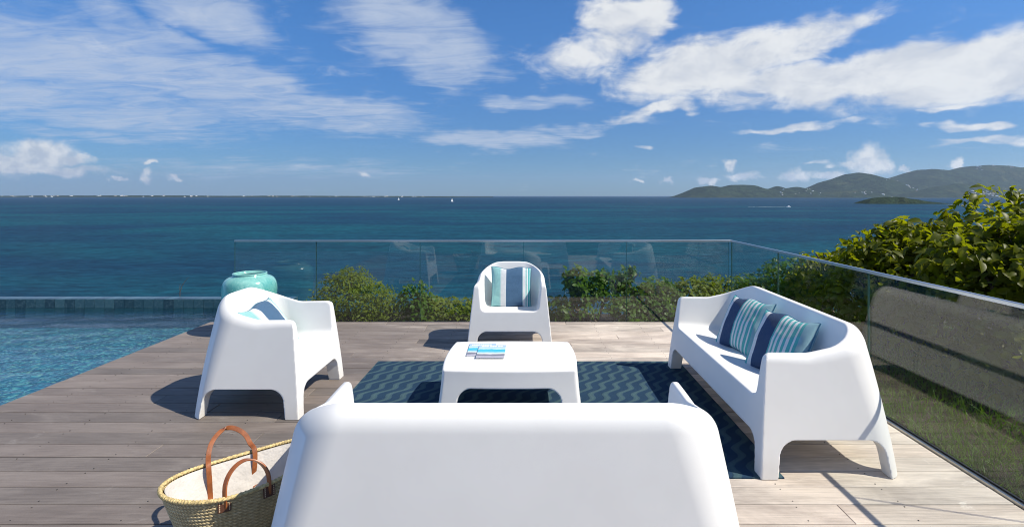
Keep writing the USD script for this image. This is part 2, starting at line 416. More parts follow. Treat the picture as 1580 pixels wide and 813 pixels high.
def m_rug():
    g = G(); p = g.add('geometry', 'position'); q = g.add('separate_xyz', 'x', vector=p).split('.')[0]
    x, y = q + '.x', q + '.y'
    jit = g.noise(p, 70.0, 2, 0.6)
    ph = g.math('add', g.math('subtract', x, g.math('multiply', y, 0.54)), g.math('multiply', g.math('sine', g.math('multiply', y, 2 * math.pi / 0.21)), -0.027))
    ph = g.math('add', ph, g.math('multiply', g.math('subtract', jit, 0.5), 0.012))
    fr = g.math('fraction', g.math('divide', g.math('add', ph, 10.0), 0.113))
    band = g.math('multiply', g.mapr(fr, 0.05, 0.12), g.mapr(fr, 0.55, 0.48))
    mid = g.math('multiply', g.mapr(fr, 0.22, 0.28), g.mapr(fr, 0.42, 0.36))
    knit = g.noise(g.mapping(p, sc=(90, 160, 1)), 1.0, 2, 0.6)
    tone = g.noise(p, 2.2, 5, 0.65)
    c = g.mix(band, (0.018, 0.042, 0.076), (0.043, 0.080, 0.100))
    c = g.mix(g.math('multiply', mid, 0.5), c, (0.06, 0.105, 0.110))
    c = g.mix(g.mapr(knit, 0.3, 0.7, 0, 0.45), c, g.mix(1.0, c, (0.55, 0.6, 0.65), 'multiply'))
    c = g.mix(g.mapr(tone, 0.35, 0.7, 0, 0.4), c, g.mix(1.0, c, (1.5, 1.45, 1.35), 'multiply'))
    h = g.math('add', knit, g.math('multiply', band, 0.8))
    return g.make('rug_weave', g.add('principled_bsdf', 'BSDF', base_color=c, roughness=0.95, specular_ior_level=0.1,
                  normal=g.add('bump', 'normal', height=h, strength=0.6, distance=0.004)))


def m_cover(name, seed):
    g = G(); o = g.add('texture_coordinate', 'object'); q = g.add('separate_xyz', 'x', vector=o).split('.')[0]
    n = g.noise(g.vec('add', o, (seed, seed, 0)), 16.0, 5, 0.6)
    y = g.math('add', g.mapr(q + '.y', -0.15, 0.15, 0, 1, 'linear'), g.math('multiply', g.math('subtract', n, 0.5), 0.16))
    c = g.ramp(y, [(0, (0.50, 0.47, 0.52)), (.10, (0.40, 0.38, 0.42)), (.16, (0.16, 0.16, 0.19)), (.24, (0.26, 0.25, 0.28)), (.29, (0.75, 0.76, 0.72)), (.35, (0.45, 0.72, 0.78)), (.44, (0.12, 0.42, 0.62)),
                   (.50, (0.05, 0.53, 0.66)), (.63, (0.03, 0.42, 0.58)), (.645, (0.52, 0.72, 0.88)), (.8, (0.45, 0.60, 0.82)), (1, (0.40, 0.50, 0.74))])
    return g.make(name, g.add('principled_bsdf', 'BSDF', base_color=c, roughness=0.25))


def m_straw():
    g = G(); o = g.add('texture_coordinate', 'UV'); p = g.add('texture_coordinate', 'object')
    q = g.add('separate_xyz', 'x', vector=o).split('.')[0]
    u, v = q + '.x', q + '.y'
    row = g.math('fraction', v); tri = g.math('absolute', g.math('subtract', row, 0.5))
    ch = g.math('fraction', g.math('add', u, g.math('multiply', tri, 1.6)))
    st = g.math('multiply', g.mapr(ch, 0.0, 0.3), g.mapr(ch, 1.0, 0.7))
    groove = g.mapr(tri, 0.5, 0.40, 0, 1)
    n = g.noise(p, 40.0, 4, 0.65)
    c = g.ramp(n, [(0.25, (0.42, 0.31, 0.15)), (.5, (0.58, 0.455, 0.235)), (.75, (0.68, 0.57, 0.34))])
    c = g.mix(g.mapr(st, 0.5, 0.0, 0, 0.4), c, (0.26, 0.18, 0.08))
    c = g.mix(g.mapr(groove, 1.0, 0.0, 0.0, 0.5), c, (0.17, 0.11, 0.05))
    h = g.math('multiply', st, groove)
    return g.make('woven_straw', g.add('principled_bsdf', 'BSDF', base_color=c, roughness=0.6, normal=g.add('bump', 'normal', height=h, strength=0.8, distance=0.006)))


def m_glaze():
    g = G(); o = g.add('texture_coordinate', 'object'); z = g.add('separate_xyz', 'z', vector=o)
    n = g.noise(g.mapping(o, sc=(1, 1, 0.45)), 9.0, 6, 0.65, 0.8); sp = g.noise(o, 55.0, 3, 0.6)
    c = g.mix(g.mapr(n, 0.35, 0.65), (0.070, 0.31, 0.285), (0.19, 0.45, 0.40))
    c = g.mix(g.math('multiply', g.mapr(sp, 0.58, 0.68), 0.5), c, (0.40, 0.62, 0.54))
    c = g.mix(g.math('multiply', g.mapr(g.math('add', z, g.math('multiply', n, 0.12)), 0.60, 0.70), 0.4), c, (0.30, 0.55, 0.48))
    return g.make('turquoise_glaze', g.add('principled_bsdf', 'BSDF', base_color=c, roughness=0.16, coat_weight=0.4, coat_roughness=0.06,
                  normal=g.add('bump', 'normal', height=n, strength=0.15, distance=0.01)))


def m_ground(name, a, b, scale=3.0, bump=0.03):
    g = G(); p = g.add('geometry', 'position'); n = g.noise(p, scale, 8, 0.68); n2 = g.noise(p, scale * 6, 4, 0.6)
    c = g.mix(g.mapr(n, 0.35, 0.65), a, b); c = g.mix(g.mapr(n2, 0.55, 0.75, 0, 0.5), c, tuple(x * 0.4 for x in a))
    return g.make(name, g.add('principled_bsdf', 'BSDF', base_color=c, roughness=0.9, specular_ior_level=0.2, normal=g.add('bump', 'normal', height=g.math('add', n, g.math('multiply', n2, .3)), strength=0.8, distance=bump)))


def m_hill(name, scale=0.012):
    g = G(); p = g.add('geometry', 'position')
    n = g.noise(p, scale, 8, 0.7); n2 = g.noise(p, scale * 0.25, 5, 0.6, 0.4)
    c = g.mix(g.mapr(n, 0.3, 0.7), (0.014, 0.024, 0.014), (0.040, 0.062, 0.034))
    c = g.mix(g.mapr(n2, 0.52, 0.72, 0, 0.55), c, (0.09, 0.095, 0.045))
    return g.make(name, g.add('principled_bsdf', 'BSDF', base_color=c, roughness=1.0, specular_ior_level=0.0,
                  normal=g.add('bump', 'normal', height=n, strength=1.0, distance=0.7 / scale)))


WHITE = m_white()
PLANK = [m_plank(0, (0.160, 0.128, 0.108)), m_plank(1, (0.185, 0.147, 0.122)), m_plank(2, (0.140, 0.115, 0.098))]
EDGE = simple('glass_edge', (0.035, 0.085, 0.07), 0.2)
STEEL = simple('brushed_steel', (0.62, 0.64, 0.66), 0.28, metallic=1.0)
BLACK = simple('black_channel', (0.02, 0.02, 0.022), 0.45)
GLASS = m_glass('clear_glass', (0.955, 0.975, 0.968))
LEAF_BIG = m_leaf('large_leaf', [(0, (0.06, 0.085, 0.006)), (.3, (0.19, 0.20, 0.010)), (.55, (0.36, 0.325, 0.014)), (.85, (0.50, 0.40, 0.022)), (1, (0.46, 0.28, 0.035))], 0.42, 0.58, 0.3)
LEAF_SMALL = m_leaf('small_leaf', [(0, (0.06, 0.08, 0.008)), (.35, (0.17, 0.23, 0.012)), (.7, (0.34, 0.40, 0.022)), (1, (0.50, 0.42, 0.05))], 0.55, 0.42, 0.22)
LEAF_MID = m_leaf('mid_leaf', [(0, (0.025, 0.06, 0.008)), (.4, (0.10, 0.20, 0.012)), (.75, (0.22, 0.36, 0.022)), (1, (0.38, 0.44, 0.04))], 0.45, 0.42, 0.25)
BARK = simple('bark', (0.10, 0.075, 0.055), 0.9, 0.2, (30, 0.8, 0.01), (12, 0.4))
LEATHER = simple('tan_leather', (0.27, 0.085, 0.026), 0.38, 0.5, (90, 0.25, 0.002), (20, 0.25))
DARK_LEATHER = simple('dark_leather', (0.085, 0.032, 0.016), 0.5, 0.4, (90, 0.25, 0.002))
STITCH = simple('stitching', (0.5, 0.36, 0.22), 0.8)
LINEN = simple('cream_lining', (0.60, 0.56, 0.51), 0.9, 0.1, (14, 0.5, 0.02), (6, 0.06))
STRAW = m_straw()
ROPE = simple('straw_braid', (0.58, 0.44, 0.20), 0.65, 0.3, (140, 0.9, 0.006), (90, 0.35))
PAPER = simple('paper', (0.75, 0.75, 0.76), 0.6)
INK = simple('print_white', (0.85, 0.88, 0.92), 0.5)
SOIL = m_ground('soil', (0.016, 0.013, 0.010), (0.036, 0.028, 0.019), 2.5)
HILL = m_hill('hill_green')
ISLE = m_hill('islet_scrub', 0.06)
HOUSE = [simple('render_white', (0.78, 0.77, 0.74), 0.9), simple('render_cream', (0.66, 0.60, 0.50), 0.9)]
ROOF = [simple('roof_red', (0.35, 0.14, 0.09), 0.9), simple('roof_grey', (0.42, 0.42, 0.42), 0.9)]
SAIL = simple('sailcloth', (0.85, 0.85, 0.83), 0.8)
HULL = simple('boat_white', (0.82, 0.82, 0.82), 0.3)
FOAM = simple('foam', (0.75, 0.80, 0.82), 0.9, 0.2, None, (0.2, 0.1))
SCREW = simple('screw_steel', (0.05, 0.045, 0.04), 0.5)
CONC = simple('pool_plaster', (0.05, 0.16, 0.20), 0.7)
DARKTILE = simple('dark_wall', (0.03, 0.07, 0.095), 0.4)
GROUT = simple('grout', (0.33, 0.36, 0.37), 0.8)

# ------------------------------------------------------------------ sea, far land
SEA = -30.0
sea = obj('sea', grid_mesh(np.stack(list(np.meshgrid(np.linspace(-30000, 30000, 25), np.linspace(-2500, 30000, 25), indexing="ij")) + [np.full((25, 25), SEA)], -1)), m_sea(), kind='structure')


def ridge_land(name, prof, R, depth, mat, nx=220, nd=26, rough=0.16, rag=900.0, seed=3):
    prof = np.array(prof, float)
    xs = np.linspace(prof[0, 0], prof[-1, 0], nx); ys = np.interp(xs, prof[:, 0], prof[:, 1])
    top = (CY - ys) / F * R + H - SEA
    t = np.linspace(-1, 1, nd)
    X = (xs[:, None] - CX) / F * (R + t * depth * 0.0) + 0 * t
    Y = R + t[None] * depth + 0 * xs[:, None]
    P = np.stack([X, Y, 0 * X], -1)
    n = meshkit.fbm(P / rag + seed, 5, seed) - 0.5
    prof_d = np.cos(np.clip(t, -1, 1) * math.pi / 2)[None] ** 1.15
    Z = top[:, None] * prof_d * (1 + 3.2 * n * (1 - np.abs(1 - prof_d) ** 0.3 * 0) * (1 - prof_d)) + top[:, None] * rough * n
    P[..., 2] = SEA - 1.0 + np.maximum(Z, 0) + 0.0
    P[:, 0, 2] = P[:, -1, 2] = SEA - 3
    o = obj(name, grid_mesh(P), mat, smooth=True, kind='structure')
    return P


def zp(l): return [(1000 + a / 2.724, 200 + b / 2.724) for a, b in l]


main = zp([(560, 285), (620, 268), (650, 256), (680, 244), (730, 219), (780, 205), (830, 186), (880, 179), (920, 185), (960, 199), (1010, 214), (1060, 240), (1120, 275)])
back = zp([(700, 285), (800, 255), (900, 225), (1010, 206), (1050, 198), (1100, 178), (1140, 167), (1200, 168), (1250, 174), (1300, 170), (1360, 158), (1420, 152), (1480, 155), (1540, 164), (1580, 160), (1800, 150), (2100, 190), (2500, 240), (2900, 285)])
left = zp([(118, 284), (150, 270), (210, 244), (260, 237), (310, 243), (350, 233), (400, 231), (440, 233), (480, 246), (510, 249), (540, 237), (570, 248), (620, 240), (650, 247), (700, 262), (760, 284)])
low1 = zp([(660, 288), (700, 276), (740, 264), (790, 255), (850, 251), (900, 258), (950, 268), (1000, 278), (1060, 288)])
low2 = zp([(1040, 288), (1090, 272), (1150, 256), (1220, 238), (1290, 226), (1350, 228), (1420, 240), (1480, 256), (1560, 250), (1650, 240), (1800, 262), (2000, 288)])
lands = {}
lands['back'] = ridge_land('hills', back, 9800, 1500, HILL, 260, seed=5)
lands['main'] = ridge_land('hills', main, 8600, 1000, HILL, seed=9)
lands['left'] = ridge_land('hills', left, 8000, 700, HILL, seed=2)
lands['low1'] = ridge_land('hills', low1, 7600, 420, HILL, 140, rag=500, seed=4)
lands['low2'] = ridge_land('hills', low2, 7500, 500, HILL, 200, rag=500, seed=6)
rr = np.linspace(-700, 760, 120)
coast = [(x, 303.7 - 1.6 * meshkit.fbm(np.array([x / 90.0, 1.3, 0.2]), 4, 3) - (1.0 if x < 420 else 1.0 - (x - 420) / 340 * 1.6)) for x in rr]
lands['coast'] = ridge_land('low_island', coast, 9500, 350, HILL, 300, 14, rough=0.05, rag=400, seed=8)
islet = zp([(893, 313), (905, 305), (920, 296), (950, 287), (1000, 281), (1060, 284), (1100, 290), (1150, 299), (1200, 306), (1240, 310), (1270, 314)])
ridge_land('islet', islet, 1950, 75, ISLE, 160, 20, rough=0.12, rag=45, seed=11)
sp = np.array([[(CX * 0 + (px - CX) / F * 1650, 1650 + dy, SEA + 0.25 + 0.0 * px) for dy in (-9 - 5 * math.sin(px / 9.), 9 + 4 * math.sin(px / 13.))] for px in np.linspace(1462, 1545, 24)])
obj('sand_spit', grid_mesh(sp), simple('pale_sand', (0.45, 0.42, 0.34), 0.95), kind='structure')


def ground_at(P, x, y):
    i = int(np.clip(np.searchsorted(P[:, 0, 0], x), 0, len(P) - 1)); j = int(np.argmin(np.abs(P[i, :, 1] - y)))
    return P[i, j, 2]


def hamlet(land, px0, px1, n, t0, t1, label, group, size=(9, 16), seed=1, deep=None):
    P = lands[land]; r = random.Random(seed)
    for _ in range(n):
        for _try in range(30):
            i = None
            px = r.uniform(px0, px1)
            k = r.uniform(t0, t1) * (P.shape[1] - 1)
            R = np.interp(k, np.arange(P.shape[1]), P[0, :, 1])
            x = (px - CX) / F * P[0, P.shape[1] // 2, 1]
            z = ground_at(P, x, R)
            if z > SEA + 1.5: break
        w, d, h = r.uniform(*size), r.uniform(*size), r.uniform(5, 10)
        t = thing('house', label, 'house', (x, R, z - 3), r.uniform(-.5, .5), group)
        obj('wall', box(-w / 2, w / 2, -d / 2, d / 2, 0, h + 3), HOUSE[r.random() < .3], t)
        v = np.array([(-w / 2 - .4, -d / 2 - .4, h + 3.003), (w / 2 + .4, -d / 2 - .4, h + 3.003), (w / 2 + .4, d / 2 + .4, h + 3.003), (-w / 2 - .4, d / 2 + .4, h + 3.003), (-w / 4, 0, h + 5), (w / 4, 0, h + 5)])
        obj('roof', trimesh.Trimesh(v, [(0, 1, 5), (0, 5, 4), (1, 2, 5), (2, 3, 4), (2, 4, 5), (3, 0, 4), (0, 3, 2), (0, 2, 1)], process=False), ROOF[r.random() < .6] if r.random() < .6 else HOUSE[0], t)


hamlet('low2', 1465, 1578, 55, .10, .24, 'tiny white house of the town along the foot of the right-hand hills', 'town houses at the foot of the hills', (14, 30), 1)
hamlet('main', 1330, 1385, 26, .08, .34, 'tiny white house scattered on the slope of the rounded middle hill', 'houses on the middle hill', (14, 28), 2)
hamlet('low1', 1300, 1350, 10, .08, .3, 'tiny white house on the low foothill by the sea', 'houses on the low foothill', (10, 20), 3)
hamlet('left', 1160, 1240, 14, .08, .3, 'tiny pale house near the shore of the low left-hand headland', 'houses on the left headland', (12, 24), 4)
hamlet('back', 1480, 1530, 12, .34, .44, 'tiny white house high on the ridge of the farthest hill', 'houses on the far ridge', (16, 30), 5)
hamlet('coast', 0, 660, 70, .12, .3, 'tiny white building on the long low island at the horizon', 'buildings on the low island', (10, 34), 6)


def sailboat(px, py, label):
    R = F * (H - SEA) / (py - CY); s = 1.0
    t = thing('sailboat', label, 'sailboat', ((px - CX) / F * R, R, SEA), 0.5)
    hull = trimesh.creation.icosphere(2, 1.0); hull.apply_scale((6.5, 2, 1.6)); hull.vertices[:, 2] = np.minimum(hull.vertices[:, 2], 0.35) + 0.9
    obj('hull', hull, HULL, t)
    obj('mast', tube([(0.8, 0, 1), (0.8, 0, 19)], 0.12, 6), STEEL, t)
    for nm, pts in (('mainsail', [(0.5, 0, 2.4), (0.5, 0, 18.5), (-5.4, .5, 2.6)]), ('jib', [(1.2, 0, 17), (6.0, .2, 1.9), (1.3, .7, 2.2)])):
        v = np.array(pts); v = np.vstack([v, v + (0, .06, 0)])
        obj(nm, trimesh.Trimesh(v, [(0, 1, 2), (3, 5, 4), (0, 3, 4), (0, 4, 1), (1, 4, 5), (1, 5, 2), (2, 5, 3), (2, 3, 0)], process=False), SAIL, t)


sailboat(697.5, 311.5, 'small white sailing boat on open sea above the middle glass panel, the nearer one')
sailboat(615, 309.0, 'tiny white sailing boat far out, left of the other sail')
R = F * (H - SEA) / (319.5 - CY)
t = thing('motorboat', 'white motorboat speeding past with a foam wake, left of the islet', 'motorboat', ((1217 - CX) / F * R, R, SEA), 0.1)
hull = trimesh.creation.icosphere(2, 1.0); hull.apply_scale((6.5, 2.0, 1.8)); hull.vertices[:, 2] = np.minimum(hull.vertices[:, 2], 0.5) + 0.7
obj('hull', hull, HULL, t); obj('cabin', cbox(-2.5, 1.8, -1.3, 1.3, 1.2, 3.1, 0.4), HULL, t); obj('windscreen', cbox(1.5, 2.2, -1.1, 1.1, 1.5, 2.5, 0.3), BLACK, t)
wk = [[(-x, (s * (1.2 + x * 0.055)) - x * .02, 0.12) for s in (-1, -.4, .4, 1)] for x in np.linspace(2, 118, 20)]
wv, wq = grid_mesh(np.array(wk)); wq = wq[[i for i in range(len(wq)) if random.random() < (1.0 - (i // 3) / 26)]]
obj('wake', (wv, wq), FOAM, t)

# ------------------------------------------------------------------ the headland under the terrace
gx = np.concatenate([np.linspace(-70, -10, 16), np.linspace(-9, 14, 60), np.linspace(15, 90, 20)])
gy = np.concatenate([np.linspace(-40, 0, 10), np.linspace(0.5, 16, 50), np.linspace(17, 90, 30)])
GX, GY = np.meshgrid(gx, gy, indexing='ij')


def land_z(x, y):
    z = -0.20 - 0.04 * np.clip(y - 6.2, 0, 1.8) - 0.62 * np.clip(y - 8.0, 0, None) + 0.06 * (meshkit.noise(np.stack([x, y, 0 * x], -1) * 1.4, 3) - .5)
    z = np.where(x > 2.6, z + 0.02 * np.clip(x - 2.6, 0, 4) - 0.45 * np.clip(x - 12, 0, None), z)
    z = np.where(x < -3.3, np.minimum(z, -1.9 - .3 * np.clip(y - 7.6, 0, None)), z)        # the pit of the pool and the drop beyond it
    z = np.where((x < 2.45) & (y < 6.1), np.minimum(z, -1.9), z)
    return z


GZ = np.maximum(land_z(GX, GY), SEA - 2)
obj('ground', grid_mesh(np.stack([GX, GY, GZ], -1)), SOIL, smooth=True, kind='structure')

# ------------------------------------------------------------------ deck
DX0, DX1, DY1, PITCH = -3.95, 2.475, 6.2, 0.154
deck = thing('deck', kind='structure')
rows, y = [(DY1 - 0.118, DY1)], DY1 - 0.124
while y > -0.6:
    rows.append((y - PITCH + 0.006, y)); y -= PITCH
for i, (a, b) in enumerate(rows):
    x = DX0; cuts = [DX0]
    while x < DX1 - 1.9:
        x += random.choice([1.1, 1.65, 2.2, 2.75, 3.3]) if i else 2.2
        if x < DX1 - 0.7: cuts.append(x + random.uniform(-.02, .02))
    cuts.append(DX1)
    for c0, c1 in zip(cuts[:-1], cuts[1:]):
        dz = random.uniform(-0.0012, 0.0012)
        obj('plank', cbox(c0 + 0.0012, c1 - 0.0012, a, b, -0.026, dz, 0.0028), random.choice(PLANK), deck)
sc = []
for i, (a, b) in enumerate(rows):
    for k in range(-9, 3):
        X = 1.345 + .55 * k
        if not DX0 + .05 < X < DX1 - .03: continue
        for yy_ in (a + .022, b - .022):
            s_ = trimesh.creation.cylinder(0.0032, 0.004, sections=7); s_.apply_translation((X + random.uniform(-.012, .012), yy_ + random.uniform(-.004, .004), 0.0006)); sc.append(s_)
obj('screw', cat_(sc), SCREW, deck, kind='stuff')
obj('substructure', box(DX0 + .01, DX1, -0.6, DY1 - .01, -0.20, -0.034), BLACK, deck)
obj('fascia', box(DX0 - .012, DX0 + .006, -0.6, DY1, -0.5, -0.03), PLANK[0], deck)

# ------------------------------------------------------------------ pool
WL, PX0, PY1 = -0.045, -13.0, 7.2
basin = [box(PX0, DX0 - .014, -2.0, PY1 - .004, -1.35, -1.25)]
obj('pool_floor', box(PX0, DX0 - .02, -2.0, 7.16, -0.50, -0.33), m_mosaic(), kind='structure')
obj('pool_water', grid_mesh(np.stack(list(np.meshgrid(np.linspace(PX0, DX0 - .016, 40), np.linspace(-2, 7.188, 40), indexing="ij")) + [np.full((40, 40), WL)], -1)), m_poolwater(), kind='structure')
wall = thing('pool_wall', 'infinity pool edge wall of dark blue square tiles', 'wall')
XR = -4.30
obj('core', box(PX0, -3.40, 7.2, 7.37, -1.4, 0.066), DARKTILE, wall)
n = 0; x = -3.40; TW = 0.1425
TILE = m_tile()
while x > -10.6:
    a, b = x - TW + 0.0022, x - 0.0022
    for z0, z1 in ((-0.052, 0.072), (-0.20, -0.056)):
        obj('tile', cbox(a, b, 7.190 - random.uniform(0, .0012), 7.2, z0 + .002, z1, 0.0015), TILE, wall)
    obj('coping_tile', cbox(a, b, 7.192, 7.375, 0.066, 0.080 - random.uniform(0, .001), 0.002), TILE, wall)
    x -= TW
obj('far_tiles', cat_([box(PX0, x, 7.191, 7.2, -.2, .072), box(PX0, x, 7.192, 7.375, 0.068, 0.080)]), TILE, wall, kind='stuff')
# fill between the deck end and the wall, where the jar stands beside the pool
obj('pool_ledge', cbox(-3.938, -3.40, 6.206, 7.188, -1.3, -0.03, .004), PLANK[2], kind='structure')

# ------------------------------------------------------------------ glass balustrade
GT, GTH = 1.005, 0.012
bal = thing('glass_balustrade', 'frameless glass balustrade with slim steel top rail round the deck', 'balustrade')
GYP, GXP = 6.215, 2.52
xs = [-3.66, -2.64, -1.345, -0.06, 1.225, 2.50]
for a, b in zip(xs[:-1], xs[1:]):
    pn = obj('glass_panel', box(a + .005, b - .005, GYP, GYP + GTH, -0.015, GT), GLASS, bal)
    for e_ in (a + .0032, b - .0048): obj('polished_edge', box(e_, e_ + .0011, GYP, GYP + GTH, -0.015, GT - .013), EDGE, pn)
ys = [6.20, 5.04, 3.70, 2.36, 1.02, -0.32]
for a, b in zip(ys[:-1], ys[1:]):
    pn = obj('glass_panel', box(GXP, GXP + GTH, b + .005, a - .005, -0.015, GT), GLASS, bal)
    for e_ in (b + .0032, a - .0048): obj('polished_edge', box(GXP, GXP + GTH, e_, e_ + .0011, -0.015, GT - .013), EDGE, pn)
obj('top_rail', cbox(xs[0], GXP + .018, GYP - .006, GYP + GTH + .006, GT - .012, GT + .010, .003), STEEL, bal)
obj('top_rail', cbox(GXP - .006, GXP + .018, -0.32, GYP - .0065, GT - .012, GT + .010, .003), STEEL, bal)
for s_ in (0, 1):
    o_ = (-.014, -.002) if s_ == 0 else (GTH + .002, GTH + .014)
    obj('base_channel', box(xs[0], GXP - .02, GYP + o_[0] + .0, GYP + o_[1], -.12, -.002), BLACK, bal)
    obj('base_channel', box(GXP + o_[0], GXP + o_[1], -.32, GYP - .02, -.12, 0.004), BLACK, bal)
obj('channel_trim', box(GXP - .026, GXP - .0145, -.32, GYP - .02, -.03, 0.0065), STEEL, bal)

# ------------------------------------------------------------------ moulded white furniture
SEAT = 0.405


def seat_sdf(W, tap, D_, HB, HA, R0, R1, KT):
    def f(p):
        x, y, z = np.abs(p[..., 0]), p[..., 1], p[..., 2]
        zc = np.clip(z, 0, 1)
        hw = W / 2 - tap * (zc / HB) ** 1.1
        yf = 0.070 * (zc / HA) ** 1.2
        yb = D_ - 0.075 * (zc / HB) ** 1.6
        cy, hy = (yf + yb) / 2, (yb - yf) / 2
        rb = np.where(y > cy, R0 + R1 * zc / HB, 0.007)
        qx, qy = x - hw + rb, np.abs(y - cy) - hy + rb
        d = np.minimum(np.maximum(qx, qy), 0) + np.hypot(np.maximum(qx, 0), np.maximum(qy, 0)) - rb
        d = d * 0.97
        rim = HA + (HB - HA) * sstep(y, 0.30, 0.66) - 0.055 * sstep(x, hw - 0.20, hw + 0.01) * sstep(y, 0.35, 0.62)
        ktop = 0.045 + KT * sstep(y, 0.10, 0.55)
        out = smax(d, (z - rim) * 0.93, ktop)
        zt = np.clip((z - SEAT) / (HA - SEAT), -0.3, 1.6)
        h1 = W / 2 - tap * (HA / HB) ** 1.1 - 0.048; h0 = W / 2 - tap * (SEAT / HB) ** 1.1 - 0.105
        hi = h0 + (h1 - h0) * zt
        bi = 0.555 + 0.060 * zt
        r2 = 0.185
        qx, qy = x - hi + r2, y - bi + r2
        c = np.minimum(np.maximum(qx, qy), 0) + np.hypot(np.maximum(qx, 0), np.maximum(qy, 0)) - r2
        seat = SEAT - 0.035 * np.clip(y / 0.5, 0, 1)
        c = smax(c, seat - z, 0.060)
        body = smax(out, -c, 0.014)
        hz = 0.205
        lean = 0.045 * (1 - np.clip(z, 0, hz) / hz)

        def arch(u, half):
            r = 0.085
            a, b = np.abs(u) - (half + lean * 0.6) + r, z - hz + r
            return np.minimum(np.maximum(a, b), 0) + np.hypot(np.maximum(a, 0), np.maximum(b, 0)) - r
        mid = (0.095 + D_ - 0.085) / 2
        a1 = arch(y - mid, (D_ - 0.085 - 0.095) / 2 - 0.028)
        a2 = arch(x, W / 2 - 0.088 - 0.028)
        body = smax(body, -np.minimum(a1, a2), 0.005)
        return np.maximum(body, -z)
    return f


def table_sdf(p):
    x, y, z = np.abs(p[..., 0]), np.abs(p[..., 1]), p[..., 2]
    TH = 0.37
    zc = np.clip(z, 0, TH) / TH
    hx = 0.475 + 0.045 * (1 - zc) ** 1.3 - 0.030 * (y / 0.36) ** 2 + 0.012
    hy = 0.345 + 0.040 * (1 - zc) ** 1.3 - 0.022 * (x / 0.48) ** 2 + 0.010
    r = 0.018
    qx, qy = x - hx + r, y - hy + r
    d = (np.minimum(np.maximum(qx, qy), 0) + np.hypot(np.maximum(qx, 0), np.maximum(qy, 0)) - r) * 0.97
    out = smax(d, z - TH, 0.013)
    hz = 0.248; lean = 0.06 * (1 - np.clip(z, 0, hz) / hz)

    def arch(u, half):
        r = 0.075; a, b = np.abs(u) - (half + lean) + r, z - hz + r
        return np.minimum(np.maximum(a, b), 0) + np.hypot(np.maximum(a, 0), np.maximum(b, 0)) - r
    return np.maximum(smax(out, -np.minimum(arch(y, 0.215), arch(x, 0.335)), 0.008), -z)


def moulded(name, label, cat, fn, W, loc, rz, group=None, hgt=0.9, dep=(-.03, .88), part='body'):
    t = thing(name, label, cat, loc, rz, group)
    v, q = surface_net(fn, (-W / 2 - .04, dep[0], -0.02), (W / 2 + .04, dep[1], hgt), 0.0085)
    m_ = obj(part, (v, q), WHITE, t)
    e = 2.5e-3
    n = np.stack([fn(v + np.eye(3)[k] * e) - fn(v - np.eye(3)[k] * e) for k in range(3)], -1)
    n /= np.linalg.norm(n, axis=1, keepdims=True) + 1e-12
    um = UsdGeom.Mesh(m_); um.CreateNormalsAttr(Vt.Vec3fArray.FromNumpy(n.astype(np.float32))); um.SetNormalsInterpolation('vertex')
    return t


PI = math.pi
WS, WC = 1.85, 0.86
SOFA, CHAIR = (0.81, 0.79, 0.663, 0.12, 0.12, 0.026), (0.785, 0.83, 0.675, 0.13, 0.14, 0.036)
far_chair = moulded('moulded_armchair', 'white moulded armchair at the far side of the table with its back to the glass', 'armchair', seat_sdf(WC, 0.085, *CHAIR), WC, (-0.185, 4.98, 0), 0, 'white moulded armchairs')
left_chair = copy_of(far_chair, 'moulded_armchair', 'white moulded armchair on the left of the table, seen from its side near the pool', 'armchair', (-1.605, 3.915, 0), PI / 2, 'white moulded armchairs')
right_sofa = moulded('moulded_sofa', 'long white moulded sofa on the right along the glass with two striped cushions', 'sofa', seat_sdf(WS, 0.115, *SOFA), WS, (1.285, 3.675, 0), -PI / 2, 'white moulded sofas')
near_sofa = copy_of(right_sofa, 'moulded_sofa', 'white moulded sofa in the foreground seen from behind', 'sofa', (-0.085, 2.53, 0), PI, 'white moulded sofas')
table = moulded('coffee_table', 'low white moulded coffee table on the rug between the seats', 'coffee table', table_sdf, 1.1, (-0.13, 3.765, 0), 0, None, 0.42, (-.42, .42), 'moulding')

# ------------------------------------------------------------------ rug
rg = []
RX0, RX1, RY0, RY1 = -1.415, 1.42, 2.765, 4.71
nxr, nyr = 60, 40
P = np.stack(list(np.meshgrid(np.linspace(RX0, RX1, nxr), np.linspace(RY0, RY1, nyr), indexing="ij")) + [np.full((nxr, nyr), 0.0075)], -1)
P[..., 2] += 0.004 * (meshkit.fbm(P * 3.0, 3, 2) - .5)
b0 = P.copy(); b0[..., 2] = 0.0015
tv, tq = grid_mesh(P); bv, bq = grid_mesh(b0); o = len(tv)
idx = np.arange(o).reshape(nxr, nyr)
rim = np.concatenate([idx[:, 0], idx[-1, 1:], idx[-2::-1, -1], idx[0, -2:0:-1]]); nxt = np.roll(rim, -1)
side = np.stack([rim, rim + o, nxt + o, nxt], 1)[:, ::-1]
obj('rug', (np.vstack([tv, bv]), np.vstack([tq, bq[:, ::-1] + o, side])), m_rug(), label='navy and grey-blue wave patterned rug under the coffee table', cat='rug')

# ------------------------------------------------------------------ cushions
T_, TP, WH, NV, SL = (0.10, 0.48, 0.47), (0.34, 0.66, 0.64), (0.80, 0.82, 0.82), (0.022, 0.060, 0.145), (0.075, 0.16, 0.275)
S_CHAIR = m_stripes('chair_stripe', [(0, TP), (.22, (0.55, .76, .75)), (.25, WH), (.375, SL), (.785, (.55, .76, .75)), (.80, WH), (.86, TP), (.875, T_), (.89, WH), (.925, T_), (.955, TP)])
S_SOFA = m_stripes('sofa_stripe', [(0, T_), (.09, WH), (.18, NV), (.45, T_), (.475, WH), (.51, T_), (.545, WH), (.58, T_), (.62, WH), (.66, T_), (.70, WH), (.745, T_), (.80, WH), (.825, T_), (.87, (0.30, 0.50, 0.56))])


